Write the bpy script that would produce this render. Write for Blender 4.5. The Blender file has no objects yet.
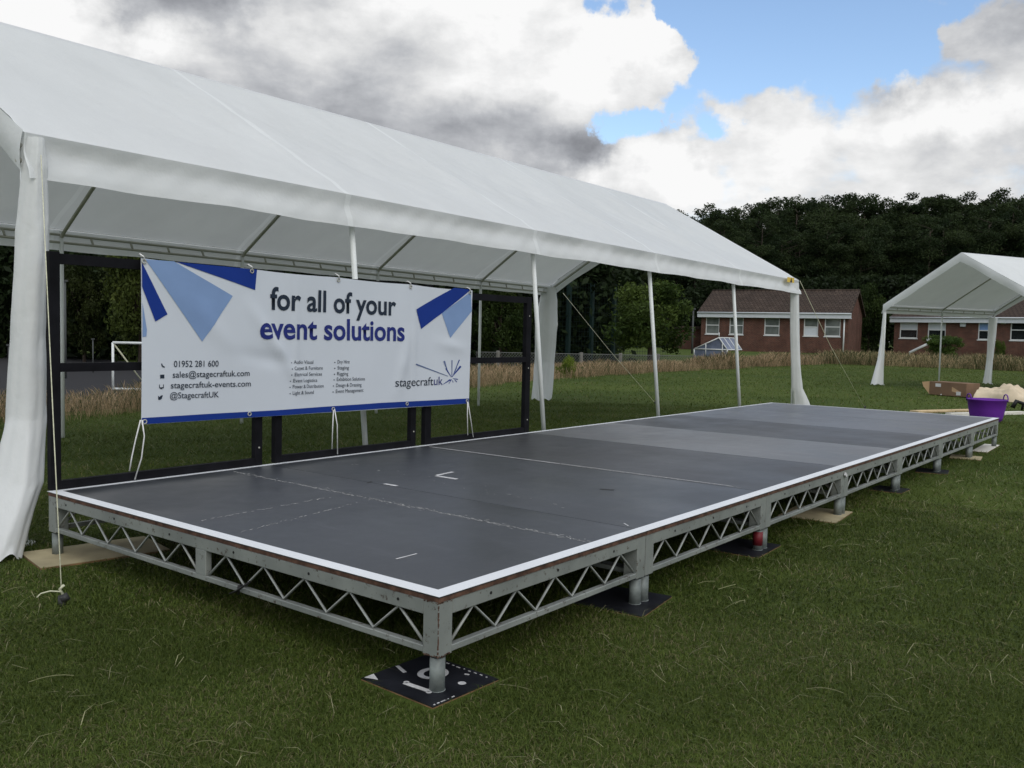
import bpy, bmesh, math, random
import numpy as np
from mathutils import Vector, Matrix

random.seed(7)
RNG = np.random.default_rng(7)
scene = bpy.context.scene
COL = scene.collection
R = math.radians

# ---------------------------------------------------------------- camera
F = 899.1136
CP = np.array([-1.90670, -1.74650, 1.07304])
YAW, PITCH, ROLL = 0.664848, -0.0575225, 0.0219326
cf = np.array([math.cos(YAW)*math.cos(PITCH), math.sin(YAW)*math.cos(PITCH), math.sin(PITCH)])
cr = np.cross(cf, [0, 0, 1]); cr /= np.linalg.norm(cr)
cu = np.cross(cr, cf)
CR = math.cos(ROLL)*cr + math.sin(ROLL)*cu
CU = -math.sin(ROLL)*cr + math.cos(ROLL)*cu
CF = cf
cam_d = bpy.data.cameras.new('camera')
cam = bpy.data.objects.new('camera', cam_d); COL.objects.link(cam)
mw = Matrix.Identity(4)
for i in range(3):
    mw[i][0] = CR[i]; mw[i][1] = CU[i]; mw[i][2] = -CF[i]; mw[i][3] = CP[i]
cam.matrix_world = mw
cam_d.sensor_width = 36; cam_d.lens = F/1024*36
cam_d.clip_start = 0.05; cam_d.clip_end = 3000
scene.camera = cam

def ray(px, py):
    return CF + (px-512)/F*CR - (py-384)/F*CU
def on(px, py, axis, val):
    """world point seen at a photo pixel on the plane axis=val"""
    d = ray(px, py); t = (val-CP[axis])/d[axis]
    return Vector(CP + t*d)
def deep(px, py, depth):
    d = ray(px, py)
    return Vector(CP + depth*d)

# ---------------------------------------------------------------- helpers
def node_mat(name):
    m = bpy.data.materials.new(name); m.use_nodes = True
    nt = m.node_tree
    return m, nt, nt.nodes['Principled BSDF']

def noise(nt, scale, detail=4, rough=.55, coord='Object', stretch=None):
    tc = nt.nodes.new('ShaderNodeTexCoord')
    n = nt.nodes.new('ShaderNodeTexNoise')
    n.inputs['Scale'].default_value = scale
    n.inputs['Detail'].default_value = detail
    n.inputs['Roughness'].default_value = rough
    src = tc.outputs[coord]
    if stretch:
        mp = nt.nodes.new('ShaderNodeMapping'); mp.inputs['Scale'].default_value = stretch
        nt.links.new(src, mp.inputs[0]); src = mp.outputs[0]
    nt.links.new(src, n.inputs['Vector'])
    return n.outputs[0]

def ramp(nt, src, stops):
    r = nt.nodes.new('ShaderNodeValToRGB')
    el = r.color_ramp.elements
    el[0].position, el[0].color = stops[0][0], (*stops[0][1], 1)
    el[1].position, el[1].color = stops[-1][0], (*stops[-1][1], 1)
    for p, c in stops[1:-1]:
        e = el.new(p); e.color = (*c, 1)
    nt.links.new(src, r.inputs[0])
    return r.outputs[0]

def bump(nt, bsdf, src, strength=.3, dist=.01):
    b = nt.nodes.new('ShaderNodeBump')
    b.inputs['Strength'].default_value = strength; b.inputs['Distance'].default_value = dist
    nt.links.new(src, b.inputs['Height']); nt.links.new(b.outputs[0], bsdf.inputs['Normal'])

def mat(name, c, rough=.6, metal=0, var=.12, scale=6, bmp=0, spec=.5, bscale=None, coord='Object'):
    m, nt, b = node_mat(name)
    spec = spec if spec != .5 else .3
    n = noise(nt, scale, 5, coord=coord)
    lo = tuple(max(0, x*(1-var)) for x in c); hi = tuple(min(1, x*(1+var)) for x in c)
    nt.links.new(ramp(nt, n, [(.3, lo), (.7, hi)]), b.inputs['Base Color'])
    b.inputs['Roughness'].default_value = rough; b.inputs['Metallic'].default_value = metal
    b.inputs['Specular IOR Level'].default_value = spec
    if bmp: bump(nt, b, noise(nt, bscale or scale*6, 4, coord=coord), bmp, .004)
    return m

class MB:
    def __init__(s): s.v = []; s.f = []; s.sm = []
    def add(s, vs, fs, smooth=False):
        o = len(s.v); s.v += [tuple(x) for x in vs]
        for f in fs: s.f.append(tuple(o+i for i in f)); s.sm.append(smooth)
        return s
    def box(s, lo, hi):
        x0, y0, z0 = lo; x1, y1, z1 = hi
        vs = [(x0,y0,z0),(x1,y0,z0),(x1,y1,z0),(x0,y1,z0),(x0,y0,z1),(x1,y0,z1),(x1,y1,z1),(x0,y1,z1)]
        return s.add(vs, [(3,2,1,0),(4,5,6,7),(0,1,5,4),(1,2,6,5),(2,3,7,6),(3,0,4,7)])
    def obox(s, c, size, rz=0, rx=0, ry=0):
        m = Matrix.Translation(c) @ Matrix.Rotation(rz, 4, 'Z') @ Matrix.Rotation(ry, 4, 'Y') @ Matrix.Rotation(rx, 4, 'X')
        hx, hy, hz = size[0]/2, size[1]/2, size[2]/2
        vs = [m @ Vector(p) for p in [(-hx,-hy,-hz),(hx,-hy,-hz),(hx,hy,-hz),(-hx,hy,-hz),(-hx,-hy,hz),(hx,-hy,hz),(hx,hy,hz),(-hx,hy,hz)]]
        return s.add(vs, [(3,2,1,0),(4,5,6,7),(0,1,5,4),(1,2,6,5),(2,3,7,6),(3,0,4,7)])
    def tube(s, pts, r, seg=8, r2=None, caps=True):
        pts = [Vector(p) for p in pts]; n = len(pts)
        rings = []
        up = None
        for i, p in enumerate(pts):
            t = (pts[min(i+1, n-1)] - pts[max(i-1, 0)]).normalized()
            if up is None:
                up = Vector((0, 0, 1)) if abs(t.z) < .9 else Vector((1, 0, 0))
            a = t.cross(up).normalized(); b = a.cross(t).normalized(); up = b
            rr = r if r2 is None else r + (r2-r)*i/max(1, n-1)
            rings.append([p + rr*(math.cos(2*math.pi*k/seg)*a + math.sin(2*math.pi*k/seg)*b) for k in range(seg)])
        vs = [v for rg in rings for v in rg]
        fs = [(i*seg+k, i*seg+(k+1) % seg, (i+1)*seg+(k+1) % seg, (i+1)*seg+k) for i in range(n-1) for k in range(seg)]
        s.add(vs, fs, True)
        if caps:
            o = len(s.v)-len(vs)
            s.f.append(tuple(o+k for k in range(seg))[::-1]); s.sm.append(False)
            s.f.append(tuple(o+(n-1)*seg+k for k in range(seg))); s.sm.append(False)
        return s
    def prism(s, poly, z0, z1):
        n = len(poly)
        vs = [(x, y, z0) for x, y in poly] + [(x, y, z1) for x, y in poly]
        fs = [tuple(range(n))[::-1], tuple(range(n, 2*n))] + [(i, (i+1) % n, n+(i+1) % n, n+i) for i in range(n)]
        return s.add(vs, fs)
    def grid(s, fn, nu, nv, smooth=True):
        vs = [fn(i/nu, j/nv) for i in range(nu+1) for j in range(nv+1)]
        fs = [(i*(nv+1)+j, (i+1)*(nv+1)+j, (i+1)*(nv+1)+j+1, i*(nv+1)+j+1) for i in range(nu) for j in range(nv)]
        return s.add(vs, fs, smooth)
    def build(s, name, m, parent=None, bevel=0, local=False, solid=0):
        me = bpy.data.meshes.new(name)
        vs = s.v
        if parent is not None and not local:
            inv = WORLD[parent.name].inverted()
            vs = [inv @ Vector(v) for v in vs]
        me.from_pydata([tuple(v) for v in vs], [], s.f)
        me.polygons.foreach_set('use_smooth', s.sm)
        if bevel or solid:
            bm = bmesh.new(); bm.from_mesh(me)
            if solid:
                bmesh.ops.recalc_face_normals(bm, faces=bm.faces[:])
                bmesh.ops.solidify(bm, geom=bm.faces[:], thickness=solid)
            if bevel:
                bmesh.ops.bevel(bm, geom=[e for e in bm.edges if e.is_manifold and e.calc_face_angle(0) > .6], offset=bevel, segments=1, affect='EDGES')
            bm.to_mesh(me); bm.free()
        me.update()
        me.materials.append(m)
        o = bpy.data.objects.new(name, me); COL.objects.link(o)
        if parent is not None:
            o.parent = parent; WORLD[o.name] = WORLD[parent.name].copy()
        else:
            WORLD[o.name] = Matrix.Identity(4)
        return o
WORLD = {}

def tag(o, label=None, cat=None, group=None, kind=None):
    if label: o['label'] = label
    if cat: o['category'] = cat
    if group: o['group'] = group
    if kind: o['kind'] = kind
    return o
def thing(name, label, cat, loc=(0, 0, 0), rz=0, group=None):
    o = bpy.data.objects.new(name, None); COL.objects.link(o)
    o.location = loc; o.rotation_euler = (0, 0, rz); o.empty_display_size = .2
    WORLD[o.name] = Matrix.Translation(loc) @ Matrix.Rotation(rz, 4, 'Z')
    return tag(o, label, cat, group)
def single(mb, name, m, label, cat, base, group=None, bevel=0, solid=0):
    """one-mesh thing whose origin is its base point"""
    base = Vector(base)
    mb.v = [tuple(Vector(v)-base) for v in mb.v]
    o = mb.build(name, m, bevel=bevel, solid=solid); o.location = base
    WORLD[o.name] = Matrix.Translation(base)
    return tag(o, label, cat, group)
def np_mesh(name, V, Fs, m, col=None, smooth=False, parent=None):
    """V (n,3); Fs list of arrays (k,3)/(k,4)"""
    me = bpy.data.meshes.new(name)
    me.vertices.add(len(V)); me.vertices.foreach_set('co', np.asarray(V, np.float32).ravel())
    loops = np.concatenate([f.ravel() for f in Fs]).astype(np.int32)
    tot = np.concatenate([np.full(len(f), f.shape[1], np.int32) for f in Fs])
    st = np.concatenate([[0], np.cumsum(tot)[:-1]]).astype(np.int32)
    me.loops.add(len(loops)); me.loops.foreach_set('vertex_index', loops)
    me.polygons.add(len(tot)); me.polygons.foreach_set('loop_start', st); me.polygons.foreach_set('loop_total', tot)
    if smooth: me.polygons.foreach_set('use_smooth', np.ones(len(tot), bool))
    me.update(calc_edges=True)
    if col is not None:
        a = me.color_attributes.new('tint', 'FLOAT_COLOR', 'POINT')
        c = np.ones((len(V), 4), np.float32); c[:, :3] = col
        a.data.foreach_set('color', c.ravel())
    me.materials.append(m)
    o = bpy.data.objects.new(name, me); COL.objects.link(o)
    if parent: o.parent = parent
    return o
def sstep(t):
    t = np.clip(t, 0, 1); return t*t*(3-2*t)

# ---------------------------------------------------------------- materials
def leaf_material(name, rough=.6, transl=.35):
    m, nt, b = node_mat(name)
    a = nt.nodes.new('ShaderNodeAttribute'); a.attribute_name = 'tint'
    b.inputs['Roughness'].default_value = rough
    b.inputs['Specular IOR Level'].default_value = .12
    t = nt.nodes.new('ShaderNodeBsdfTranslucent'); mx = nt.nodes.new('ShaderNodeMixShader')
    mx.inputs[0].default_value = transl
    out = nt.nodes['Material Output']
    nt.links.new(a.outputs[0], b.inputs['Base Color']); nt.links.new(a.outputs[0], t.inputs[0])
    nt.links.new(b.outputs[0], mx.inputs[1]); nt.links.new(t.outputs[0], mx.inputs[2])
    nt.links.new(mx.outputs[0], out.inputs[0])
    return m
M = {}
M['leaf'] = leaf_material('foliage')
M['blade'] = leaf_material('grass_blade', .5, .3)
M['bark'] = mat('bark', (.045, .034, .026), .9, var=.4, scale=8, bmp=.5)

def fabric(name, c, transl=.22, seam=True, wr=.35, length=10, bays=5):
    m, nt, b = node_mat(name)
    n = noise(nt, 1.6, 8, .66, stretch=(1, .35, 1))
    base = ramp(nt, n, [(.3, tuple(x*.93 for x in c)), (.6, c)])
    src = base
    if seam:
        tc = nt.nodes.new('ShaderNodeTexCoord'); sp = nt.nodes.new('ShaderNodeSeparateXYZ')
        nt.links.new(tc.outputs['Object'], sp.inputs[0])
        pp = nt.nodes.new('ShaderNodeMath'); pp.operation = 'PINGPONG'; pp.inputs[1].default_value = length/bays/2
        off = nt.nodes.new('ShaderNodeMath'); off.operation = 'ADD'; off.inputs[1].default_value = 0
        nt.links.new(sp.outputs[0], off.inputs[0]); nt.links.new(off.outputs[0], pp.inputs[0])
        lt = nt.nodes.new('ShaderNodeMath'); lt.operation = 'LESS_THAN'; lt.inputs[1].default_value = .022
        nt.links.new(pp.outputs[0], lt.inputs[0])
        mx = nt.nodes.new('ShaderNodeMix'); mx.data_type = 'RGBA'
        nt.links.new(lt.outputs[0], mx.inputs[0]); nt.links.new(base, mx.inputs[6])
        mx.inputs[7].default_value = (min(1, c[0]*1.09), min(1, c[1]*1.09), min(1, c[2]*1.09), 1)
        src = mx.outputs[2]
    nt.links.new(src, b.inputs['Base Color'])
    b.inputs['Roughness'].default_value = .48; b.inputs['Specular IOR Level'].default_value = .35
    bump(nt, b, noise(nt, 3.0, 6, .62, stretch=(1, 1, 1)), wr, .03)
    t = nt.nodes.new('ShaderNodeBsdfTranslucent'); mx2 = nt.nodes.new('ShaderNodeMixShader')
    mx2.inputs[0].default_value = transl
    nt.links.new(src, t.inputs[0])
    nt.links.new(b.outputs[0], mx2.inputs[1]); nt.links.new(t.outputs[0], mx2.inputs[2])
    nt.links.new(mx2.outputs[0], nt.nodes['Material Output'].inputs[0])
    return m
M['fabric'] = fabric('white_tarpaulin', (.77, .79, .79), .27, wr=.45)
M['fabric2'] = fabric('white_tarpaulin_plain', (.76, .78, .775), .20, wr=.5, seam=False)
M['whitepole'] = mat('white_powder_coat', (.72, .75, .74), .4, var=.05)
M['steelpole'] = mat('dim_beige_tube', (.42, .42, .37), .45, var=.1)  # duller beige carries the weaker light on the tubes under the roof
M['rope'] = mat('pale_rope', (.55, .55, .40), .8, var=.2, scale=60)
M['cord'] = mat('white_cord', (.7, .7, .68), .8, var=.1, scale=60)
M['blackframe'] = mat('black_painted_timber', (.006, .006, .008), .7, var=.4, scale=12, bmp=.2, spec=.12)
M['plastic_purple'] = mat('purple_plastic', (.12, .020, .28), .6, var=.15, scale=4)
M['black'] = mat('black_plastic', (.012, .012, .012), .5)
M['card'] = mat('cardboard', (.17, .105, .065), .85, var=.2, scale=3, bmp=.1)
M['card_in'] = mat('cardboard_inside', (.42, .28, .16), .85, var=.15, scale=3)
M['sticker'] = mat('white_sticker', (.6, .6, .6), .6)
M['cloth'] = mat('beige_sheet', (.56, .47, .34), .85, var=.15, scale=3, bmp=.3, bscale=14)
M['plywood'] = mat('pale_plywood', (.36, .31, .19), .8, var=.25, scale=5, bmp=.2)
M['plankwhite'] = mat('white_board', (.65, .63, .56), .7)
M['plankwood'] = mat('pale_softwood', (.50, .38, .22), .75, var=.2)
M['blackboard'] = mat('black_painted_board', (.012, .013, .017), .45, var=.5, scale=9, bmp=.15)
M['plyedge'] = mat('ply_edge', (.22, .13, .065), .85, var=.4, scale=20)
M['marking'] = mat('white_marking', (.5, .5, .5), .6, var=.3, scale=30)
M['tape'] = mat('white_gaffer_tape', (.66, .68, .70), .55, var=.05, scale=3)
M['red'] = mat('red_tape', (.15, .014, .02), .5)
M['yellow'] = mat('yellow_label', (.65, .45, .06), .5)
M['peg'] = mat('dark_metal_peg', (.03, .03, .03), .5)

def painted_steel():
    m, nt, b = node_mat('worn_grey_painted_steel')
    c = ramp(nt, noise(nt, 4, 4), [(.3, (.17, .185, .175)), (.7, (.28, .30, .28))])
    rust = ramp(nt, noise(nt, 30, 9, .78), [(.575, (0, 0, 0)), (.62, (1, 1, 1))])
    mx = nt.nodes.new('ShaderNodeMix'); mx.data_type = 'RGBA'
    nt.links.new(rust, mx.inputs[0]); nt.links.new(c, mx.inputs[6]); mx.inputs[7].default_value = (.06, .04, .03, 1)
    nt.links.new(mx.outputs[2], b.inputs['Base Color'])
    b.inputs['Roughness'].default_value = .45; b.inputs['Metallic'].default_value = .15
    bump(nt, b, noise(nt, 40, 5), .15, .002)
    return m
M['steel'] = painted_steel()
M['rod'] = mat('galvanised_rod', (.32, .335, .315), .5, .2, var=.2, scale=20)
M['legsteel'] = mat('galvanised_leg', (.20, .225, .215), .55, .15, var=.35, scale=14)
M['edge'] = mat('brown_ply_edge', (.085, .045, .03), .8, var=.6, scale=30, bmp=.3)
M['bolt'] = mat('dark_hole', (.01, .01, .01), .6)

def deck_mat(name, c, rough):
    m, nt, b = node_mat(name)
    big = noise(nt, 1.2, 6, .6); fine = noise(nt, 55, 6, .7)
    base = ramp(nt, big, [(.3, tuple(x*.72 for x in c)), (.7, tuple(x*1.28 for x in c))])
    scr = ramp(nt, noise(nt, 14, 9, .78, stretch=(1, .16, 1)), [(.56, (0, 0, 0)), (.72, (.6, .6, .6))])
    mx = nt.nodes.new('ShaderNodeMix'); mx.data_type = 'RGBA'
    nt.links.new(scr, mx.inputs[0]); nt.links.new(base, mx.inputs[6])
    mx.inputs[7].default_value = (c[0]*2.4, c[1]*2.3, c[2]*2.2, 1)
    nt.links.new(mx.outputs[2], b.inputs['Base Color'])
    nt.links.new(ramp(nt, noise(nt, 2.5, 5), [(.3, (rough-.08,)*3), (.7, (rough+.1,)*3)]), b.inputs['Roughness'])
    b.inputs['Specular IOR Level'].default_value = .45
    bump(nt, b, fine, .12, .002)
    return m
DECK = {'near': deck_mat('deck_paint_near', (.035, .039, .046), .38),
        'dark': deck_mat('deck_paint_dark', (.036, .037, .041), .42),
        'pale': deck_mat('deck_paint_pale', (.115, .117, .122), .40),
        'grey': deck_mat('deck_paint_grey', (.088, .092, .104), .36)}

# ---------------------------------------------------------------- world
def make_world():
    w = bpy.data.worlds.new('World'); scene.world = w; w.use_nodes = True
    nt = w.node_tree; N = nt.nodes; L = nt.links
    for n in list(N): N.remove(n)
    out = N.new('ShaderNodeOutputWorld')
    sky = N.new('ShaderNodeTexSky'); sky.sky_type = 'NISHITA'; sky.sun_disc = False
    sky.sun_elevation = SUN_EL; sky.sun_rotation = SUN_ROT
    sky.air_density = 1.0; sky.dust_density = .6; sky.ozone_density = 1.5
    bg1 = N.new('ShaderNodeBackground'); bg1.inputs[1].default_value = SKY_STR
    L.new(sky.outputs[0], bg1.inputs[0])
    tc = N.new('ShaderNodeTexCoord'); D = tc.outputs['Generated']
    def math_(op, a, b=None, clamp=False):
        m = N.new('ShaderNodeMath'); m.operation = op; m.use_clamp = clamp
        for i, x in enumerate((a, b)):
            if x is None: continue
            if isinstance(x, (int, float)): m.inputs[i].default_value = x
            else: L.new(x, m.inputs[i])
        return m.outputs[0]
    def nz(scale, det, rough, stretch, loc=(0, 0, 0), dist=0):
        mp = N.new('ShaderNodeMapping'); mp.inputs['Scale'].default_value = stretch; mp.inputs['Location'].default_value = loc
        L.new(D, mp.inputs[0])
        n = N.new('ShaderNodeTexNoise'); n.inputs['Scale'].default_value = scale
        n.inputs['Detail'].default_value = det; n.inputs['Roughness'].default_value = rough
        n.inputs['Distortion'].default_value = dist
        L.new(mp.outputs[0], n.inputs['Vector']); return n.outputs[0]
    # warp the direction a little so the cloud masses get ragged outlines
    wn = N.new('ShaderNodeTexNoise'); wn.inputs['Scale'].default_value = 11; wn.inputs['Detail'].default_value = 7
    wn.inputs['Roughness'].default_value = .6
    L.new(D, wn.inputs['Vector'])
    ws = N.new('ShaderNodeVectorMath'); ws.operation = 'SUBTRACT'; L.new(wn.outputs['Color'], ws.inputs[0]); ws.inputs[1].default_value = (.5, .5, .5)
    wm = N.new('ShaderNodeVectorMath'); wm.operation = 'MULTIPLY'; L.new(ws.outputs[0], wm.inputs[0]); wm.inputs[1].default_value = (.20, .20, .09)
    wa = N.new('ShaderNodeVectorMath'); wa.operation = 'ADD'; L.new(D, wa.inputs[0]); L.new(wm.outputs[0], wa.inputs[1])
    DW = wa.outputs[0]
    K = 1.9
    sc = N.new('ShaderNodeVectorMath'); sc.operation = 'MULTIPLY'; L.new(DW, sc.inputs[0]); sc.inputs[1].default_value = (1, 1, K)
    def blob(px, py, rad, amp, acc):
        d = Vector(ray(px, py)).normalized()
        v = N.new('ShaderNodeVectorMath'); v.operation = 'DISTANCE'
        L.new(sc.outputs[0], v.inputs[0]); v.inputs[1].default_value = (d.x, d.y, d.z*K)
        mr = N.new('ShaderNodeMapRange'); mr.interpolation_type = 'SMOOTHSTEP'
        L.new(v.outputs['Value'], mr.inputs[0])
        mr.inputs[1].default_value = rad/F*1.25; mr.inputs[2].default_value = rad/F*.15
        mr.inputs[3].default_value = 0; mr.inputs[4].default_value = amp
        return mr.outputs[0] if acc is None else math_('ADD', acc, mr.outputs[0])
    cov = None
    for b in COVER: cov = blob(*b, cov)
    bri = None
    for b in BRIGHT: bri = blob(*b, bri)
    n1 = nz(3.0, 10, .56, (1, 1, 3.2), (3.1, 1.7, .3), .15)
    n2 = nz(6.0, 12, .60, (1, 1, 2.1), (.4, 5.2, 2.1), .1)
    cv = math_('ADD', math_('MULTIPLY', n1, 1.6), cov)
    cv = math_('ADD', cv, math_('MULTIPLY', n2, .7))
    cv = math_('ADD', cv, math_('MULTIPLY', math_('SUBTRACT', nz(13, 10, .6, (1, 1, 1.5), (5.5, 3.1, 8.4), .2), .5), .7))
    cmask = N.new('ShaderNodeMapRange'); cmask.interpolation_type = 'SMOOTHSTEP'
    L.new(cv, cmask.inputs[0]); cmask.inputs[1].default_value = .82; cmask.inputs[2].default_value = 1.26
    n5 = nz(15, 8, .55, (1, 1, 1.7), (2.2, 9.1, 4.4), .3)
    br = math_('ADD', math_('ADD', math_('MULTIPLY', n2, 1.15), math_('MULTIPLY', math_('SUBTRACT', n5, .5), .55)), math_('ADD', bri, .07))
    n3 = nz(3.0, 6, .5, (1, 1, 2.6), (7.7, .2, 4.1))
    br = math_('ADD', br, math_('MULTIPLY', math_('SUBTRACT', n3, .5), .6))
    cr_ = N.new('ShaderNodeValToRGB'); el = cr_.color_ramp.elements
    el[0].position = .10; el[0].color = (.185, .192, .21, 1)
    el[1].position = 1.05; el[1].color = (.82, .82, .82, 1)
    for p, c in ((.32, (.29, .30, .325)), (.52, (.43, .442, .465)), (.76, (.64, .645, .65))):
        e = el.new(p); e.color = (*c, 1)
    L.new(br, cr_.inputs[0])
    bg2 = N.new('ShaderNodeBackground'); L.new(cr_.outputs[0], bg2.inputs[0]); 
    sp = N.new('ShaderNodeSeparateXYZ'); L.new(D, sp.inputs[0])
    up_ = N.new('ShaderNodeMapRange'); up_.interpolation_type = 'SMOOTHSTEP'; L.new(sp.outputs[2], up_.inputs[0])
    up_.inputs[1].default_value = .40; up_.inputs[2].default_value = .75; up_.inputs[3].default_value = 1.0; up_.inputs[4].default_value = 1.6
    dt = N.new('ShaderNodeVectorMath'); dt.operation = 'DOT_PRODUCT'; L.new(D, dt.inputs[0]); dt.inputs[1].default_value = (math.cos(SUN_AZ), math.sin(SUN_AZ), .2)
    bk_ = N.new('ShaderNodeMapRange'); bk_.interpolation_type = 'SMOOTHSTEP'; L.new(dt.outputs['Value'], bk_.inputs[0])
    bk_.inputs[1].default_value = -.1; bk_.inputs[2].default_value = .9; bk_.inputs[3].default_value = 0; bk_.inputs[4].default_value = .45
    L.new(math_('ADD', up_.outputs[0], bk_.outputs[0]), bg2.inputs[1])
    mx = N.new('ShaderNodeMixShader')
    L.new(cmask.outputs[0], mx.inputs[0]); L.new(bg1.outputs[0], mx.inputs[1]); L.new(bg2.outputs[0], mx.inputs[2])
    L.new(mx.outputs[0], out.inputs[0])

SKY_STR = .16
SUN_EL = R(42); SUN_AZ = R(238)
SUN_ROT = math.pi/2 - SUN_AZ
COVER = [(750, 12, 85, -.72), (815, 38, 95, -.66), (880, 30, 85, -.70), (925, 62, 50, -.45), (755, 72, 48, -.45), (850, 78, 60, -.34), (700, 6, 42, -.7), (603, 4, 34, -.8),
         (640, 126, 40, -.78), (726, 122, 32, -.5), (985, 84, 36, -.34), (700, 95, 30, -.45), (672, 112, 32, -.5), (600, 112, 26, -.2),
         (560, 50, 130, .5), (545, 150, 70, .7), (430, 130, 90, .4), (672, 52, 52, 1.0), (300, 80, 260, .6), (655, 175, 80, .45), (880, 155, 180, .34), (985, 30, 46, .6), (812, 68, 26, .55), (560, 110, 50, .4), (780, 52, 36, .24), (640, 28, 34, .6)]
BRIGHT = [(545, 18, 100, .40), (450, 10, 70, .16), (655, 45, 70, .36), (95, 45, 75, .42), (20, 15, 50, .35), (400, 55, 100, .18), (300, 40, 80, .12), (480, 90, 60, .12), (640, 172, 70, .36), (690, 155, 60, .24),
          (600, 80, 50, .20), (815, 66, 36, .34), (925, 112, 50, .32), (1005, 112, 50, .32), (860, 180, 130, .20), (720, 190, 70, .2), (800, 120, 70, .24), (530, 85, 60, .08), (900, 90, 30, .2),
          (598, 140, 46, -.30), (520, 132, 75, -.24), (400, 122, 110, -.14), (180, -8, 70, -.26), (310, 5, 60, -.10),
          (960, 32, 50, .10), (540, 165, 60, -.14), (200, 20, 50, -.08), (860, 145, 40, -.06)]
make_world()

sun_d = bpy.data.lights.new('sun', 'SUN'); sun_d.energy = .85; sun_d.angle = R(40); sun_d.color = (1, .95, .87)
sun = bpy.data.objects.new('sun', sun_d); COL.objects.link(sun)
sv = Vector((math.cos(SUN_EL)*math.cos(SUN_AZ), math.cos(SUN_EL)*math.sin(SUN_AZ), math.sin(SUN_EL)))
sun.rotation_euler = sv.to_track_quat('Z', 'Y').to_euler(); sun.location = (0, 0, 30)

# ---------------------------------------------------------------- ground
EX = np.array([-400, -20, 2.4, 12, 17.6, 30, 37, 400.]); EY = np.array([7.0, 7.6, 8.0, 9.5, 10.7, 11.1, 11.3, 11.3])
def gz(x, y):
    """ground height: the playing field is level, the sports court beyond its edge lies lower"""
    x = np.asarray(x, float); y = np.asarray(y, float)
    s = y - np.interp(x, EX, EY)
    left = 1 - sstep((x-30)/16)
    z = -.8*sstep((s-.8)/4.0)*left - .1*sstep((x-38)/6)*(1-left)
    z = z + .012*np.sin(x*.9+1)*np.sin(y*.8)*np.clip((np.hypot(x, y)-8)/6, 0, 1)*(z > -.05)
    return z
def gzs(x, y): return float(gz(x, y))

def axis_pts(lo, hi, step, far):
    a = list(np.arange(lo, hi+1e-6, step))
    e = [far*(t**2.2) for t in np.linspace(0, 1, 14)[1:]]
    return np.array([lo-v for v in e[::-1]] + a + [hi+v for v in e])
gxs = axis_pts(-8, 60, .5, 700); gys = axis_pts(-12, 40, .5, 700)
GX, GY = np.meshgrid(gxs, gys, indexing='ij')
V = np.stack([GX, GY, gz(GX, GY)], -1).reshape(-1, 3)
ny = len(gys); idx = np.arange(len(gxs)*ny).reshape(len(gxs), ny)
Q = np.stack([idx[:-1, :-1], idx[1:, :-1], idx[1:, 1:], idx[:-1, 1:]], -1).reshape(-1, 4)
def ground_mat():
    m, nt, b = node_mat('lawn_soil_and_turf')
    c1 = ramp(nt, noise(nt, 25, 8, .7), [(.3, (.036, .050, .010)), (.55, (.058, .088, .018)), (.75, (.095, .118, .036))])
    c2 = ramp(nt, noise(nt, .35, 5, .6), [(.35, (.8, .85, .75)), (.65, (1.3, 1.2, 1.15))])
    mx = nt.nodes.new('ShaderNodeMix'); mx.data_type = 'RGBA'; mx.blend_type = 'MULTIPLY'; mx.inputs[0].default_value = 1
    nt.links.new(c1, mx.inputs[6]); nt.links.new(c2, mx.inputs[7])
    nt.links.new(mx.outputs[2], b.inputs['Base Color'])
    b.inputs['Roughness'].default_value = .9; b.inputs['Specular IOR Level'].default_value = .1
    bump(nt, b, noise(nt, 60, 6, .7), .6, .03)
    return m
g = np_mesh('ground', V, [Q], ground_mat(), smooth=True); tag(g, 'mown green playing field running level to the trees', kind='structure')

# tarmac sports court
mb = MB(); c0 = [(-24, 14.5), (18, 16.5), (24, 60), (-24, 60)]
mb.add([(x, y, -.794) for x, y in c0], [(0, 1, 2, 3)])
ct = mb.build('sports_court', mat('grey_tarmac', (.034, .034, .036), .95, spec=.1, var=.2, scale=30, bmp=.3)); tag(ct, 'grey tarmac sports court beyond the long grass', kind='structure')

PADS = [((.078, .103), (.285, .31), -2), ((.17, 2.33), (.56, .34), -10), ((1.19, .10), (.32, .32), 8), ((2.40, .12), (.34, .30), 3),
        ((3.54, .14), (.42, .34), 5), ((4.83, .06), (.24, .22), 0), ((6.05, .06), (.26, .24), 10), ((7.25, .05), (.30, .26), 8), ((8.22, .06), (.80, .14), 2)]
def off_pads(x, y):
    ok = np.ones(len(x), bool)
    for (cx, cy), (sx_, sy_), a in PADS:
        c_, s_ = math.cos(R(a)), math.sin(R(a)); u = (x-cx)*c_+(y-cy)*s_; v = -(x-cx)*s_+(y-cy)*c_
        ok &= ~((abs(u) < sx_/2+.022) & (abs(v) < sy_/2+.022))
    return ok
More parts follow.
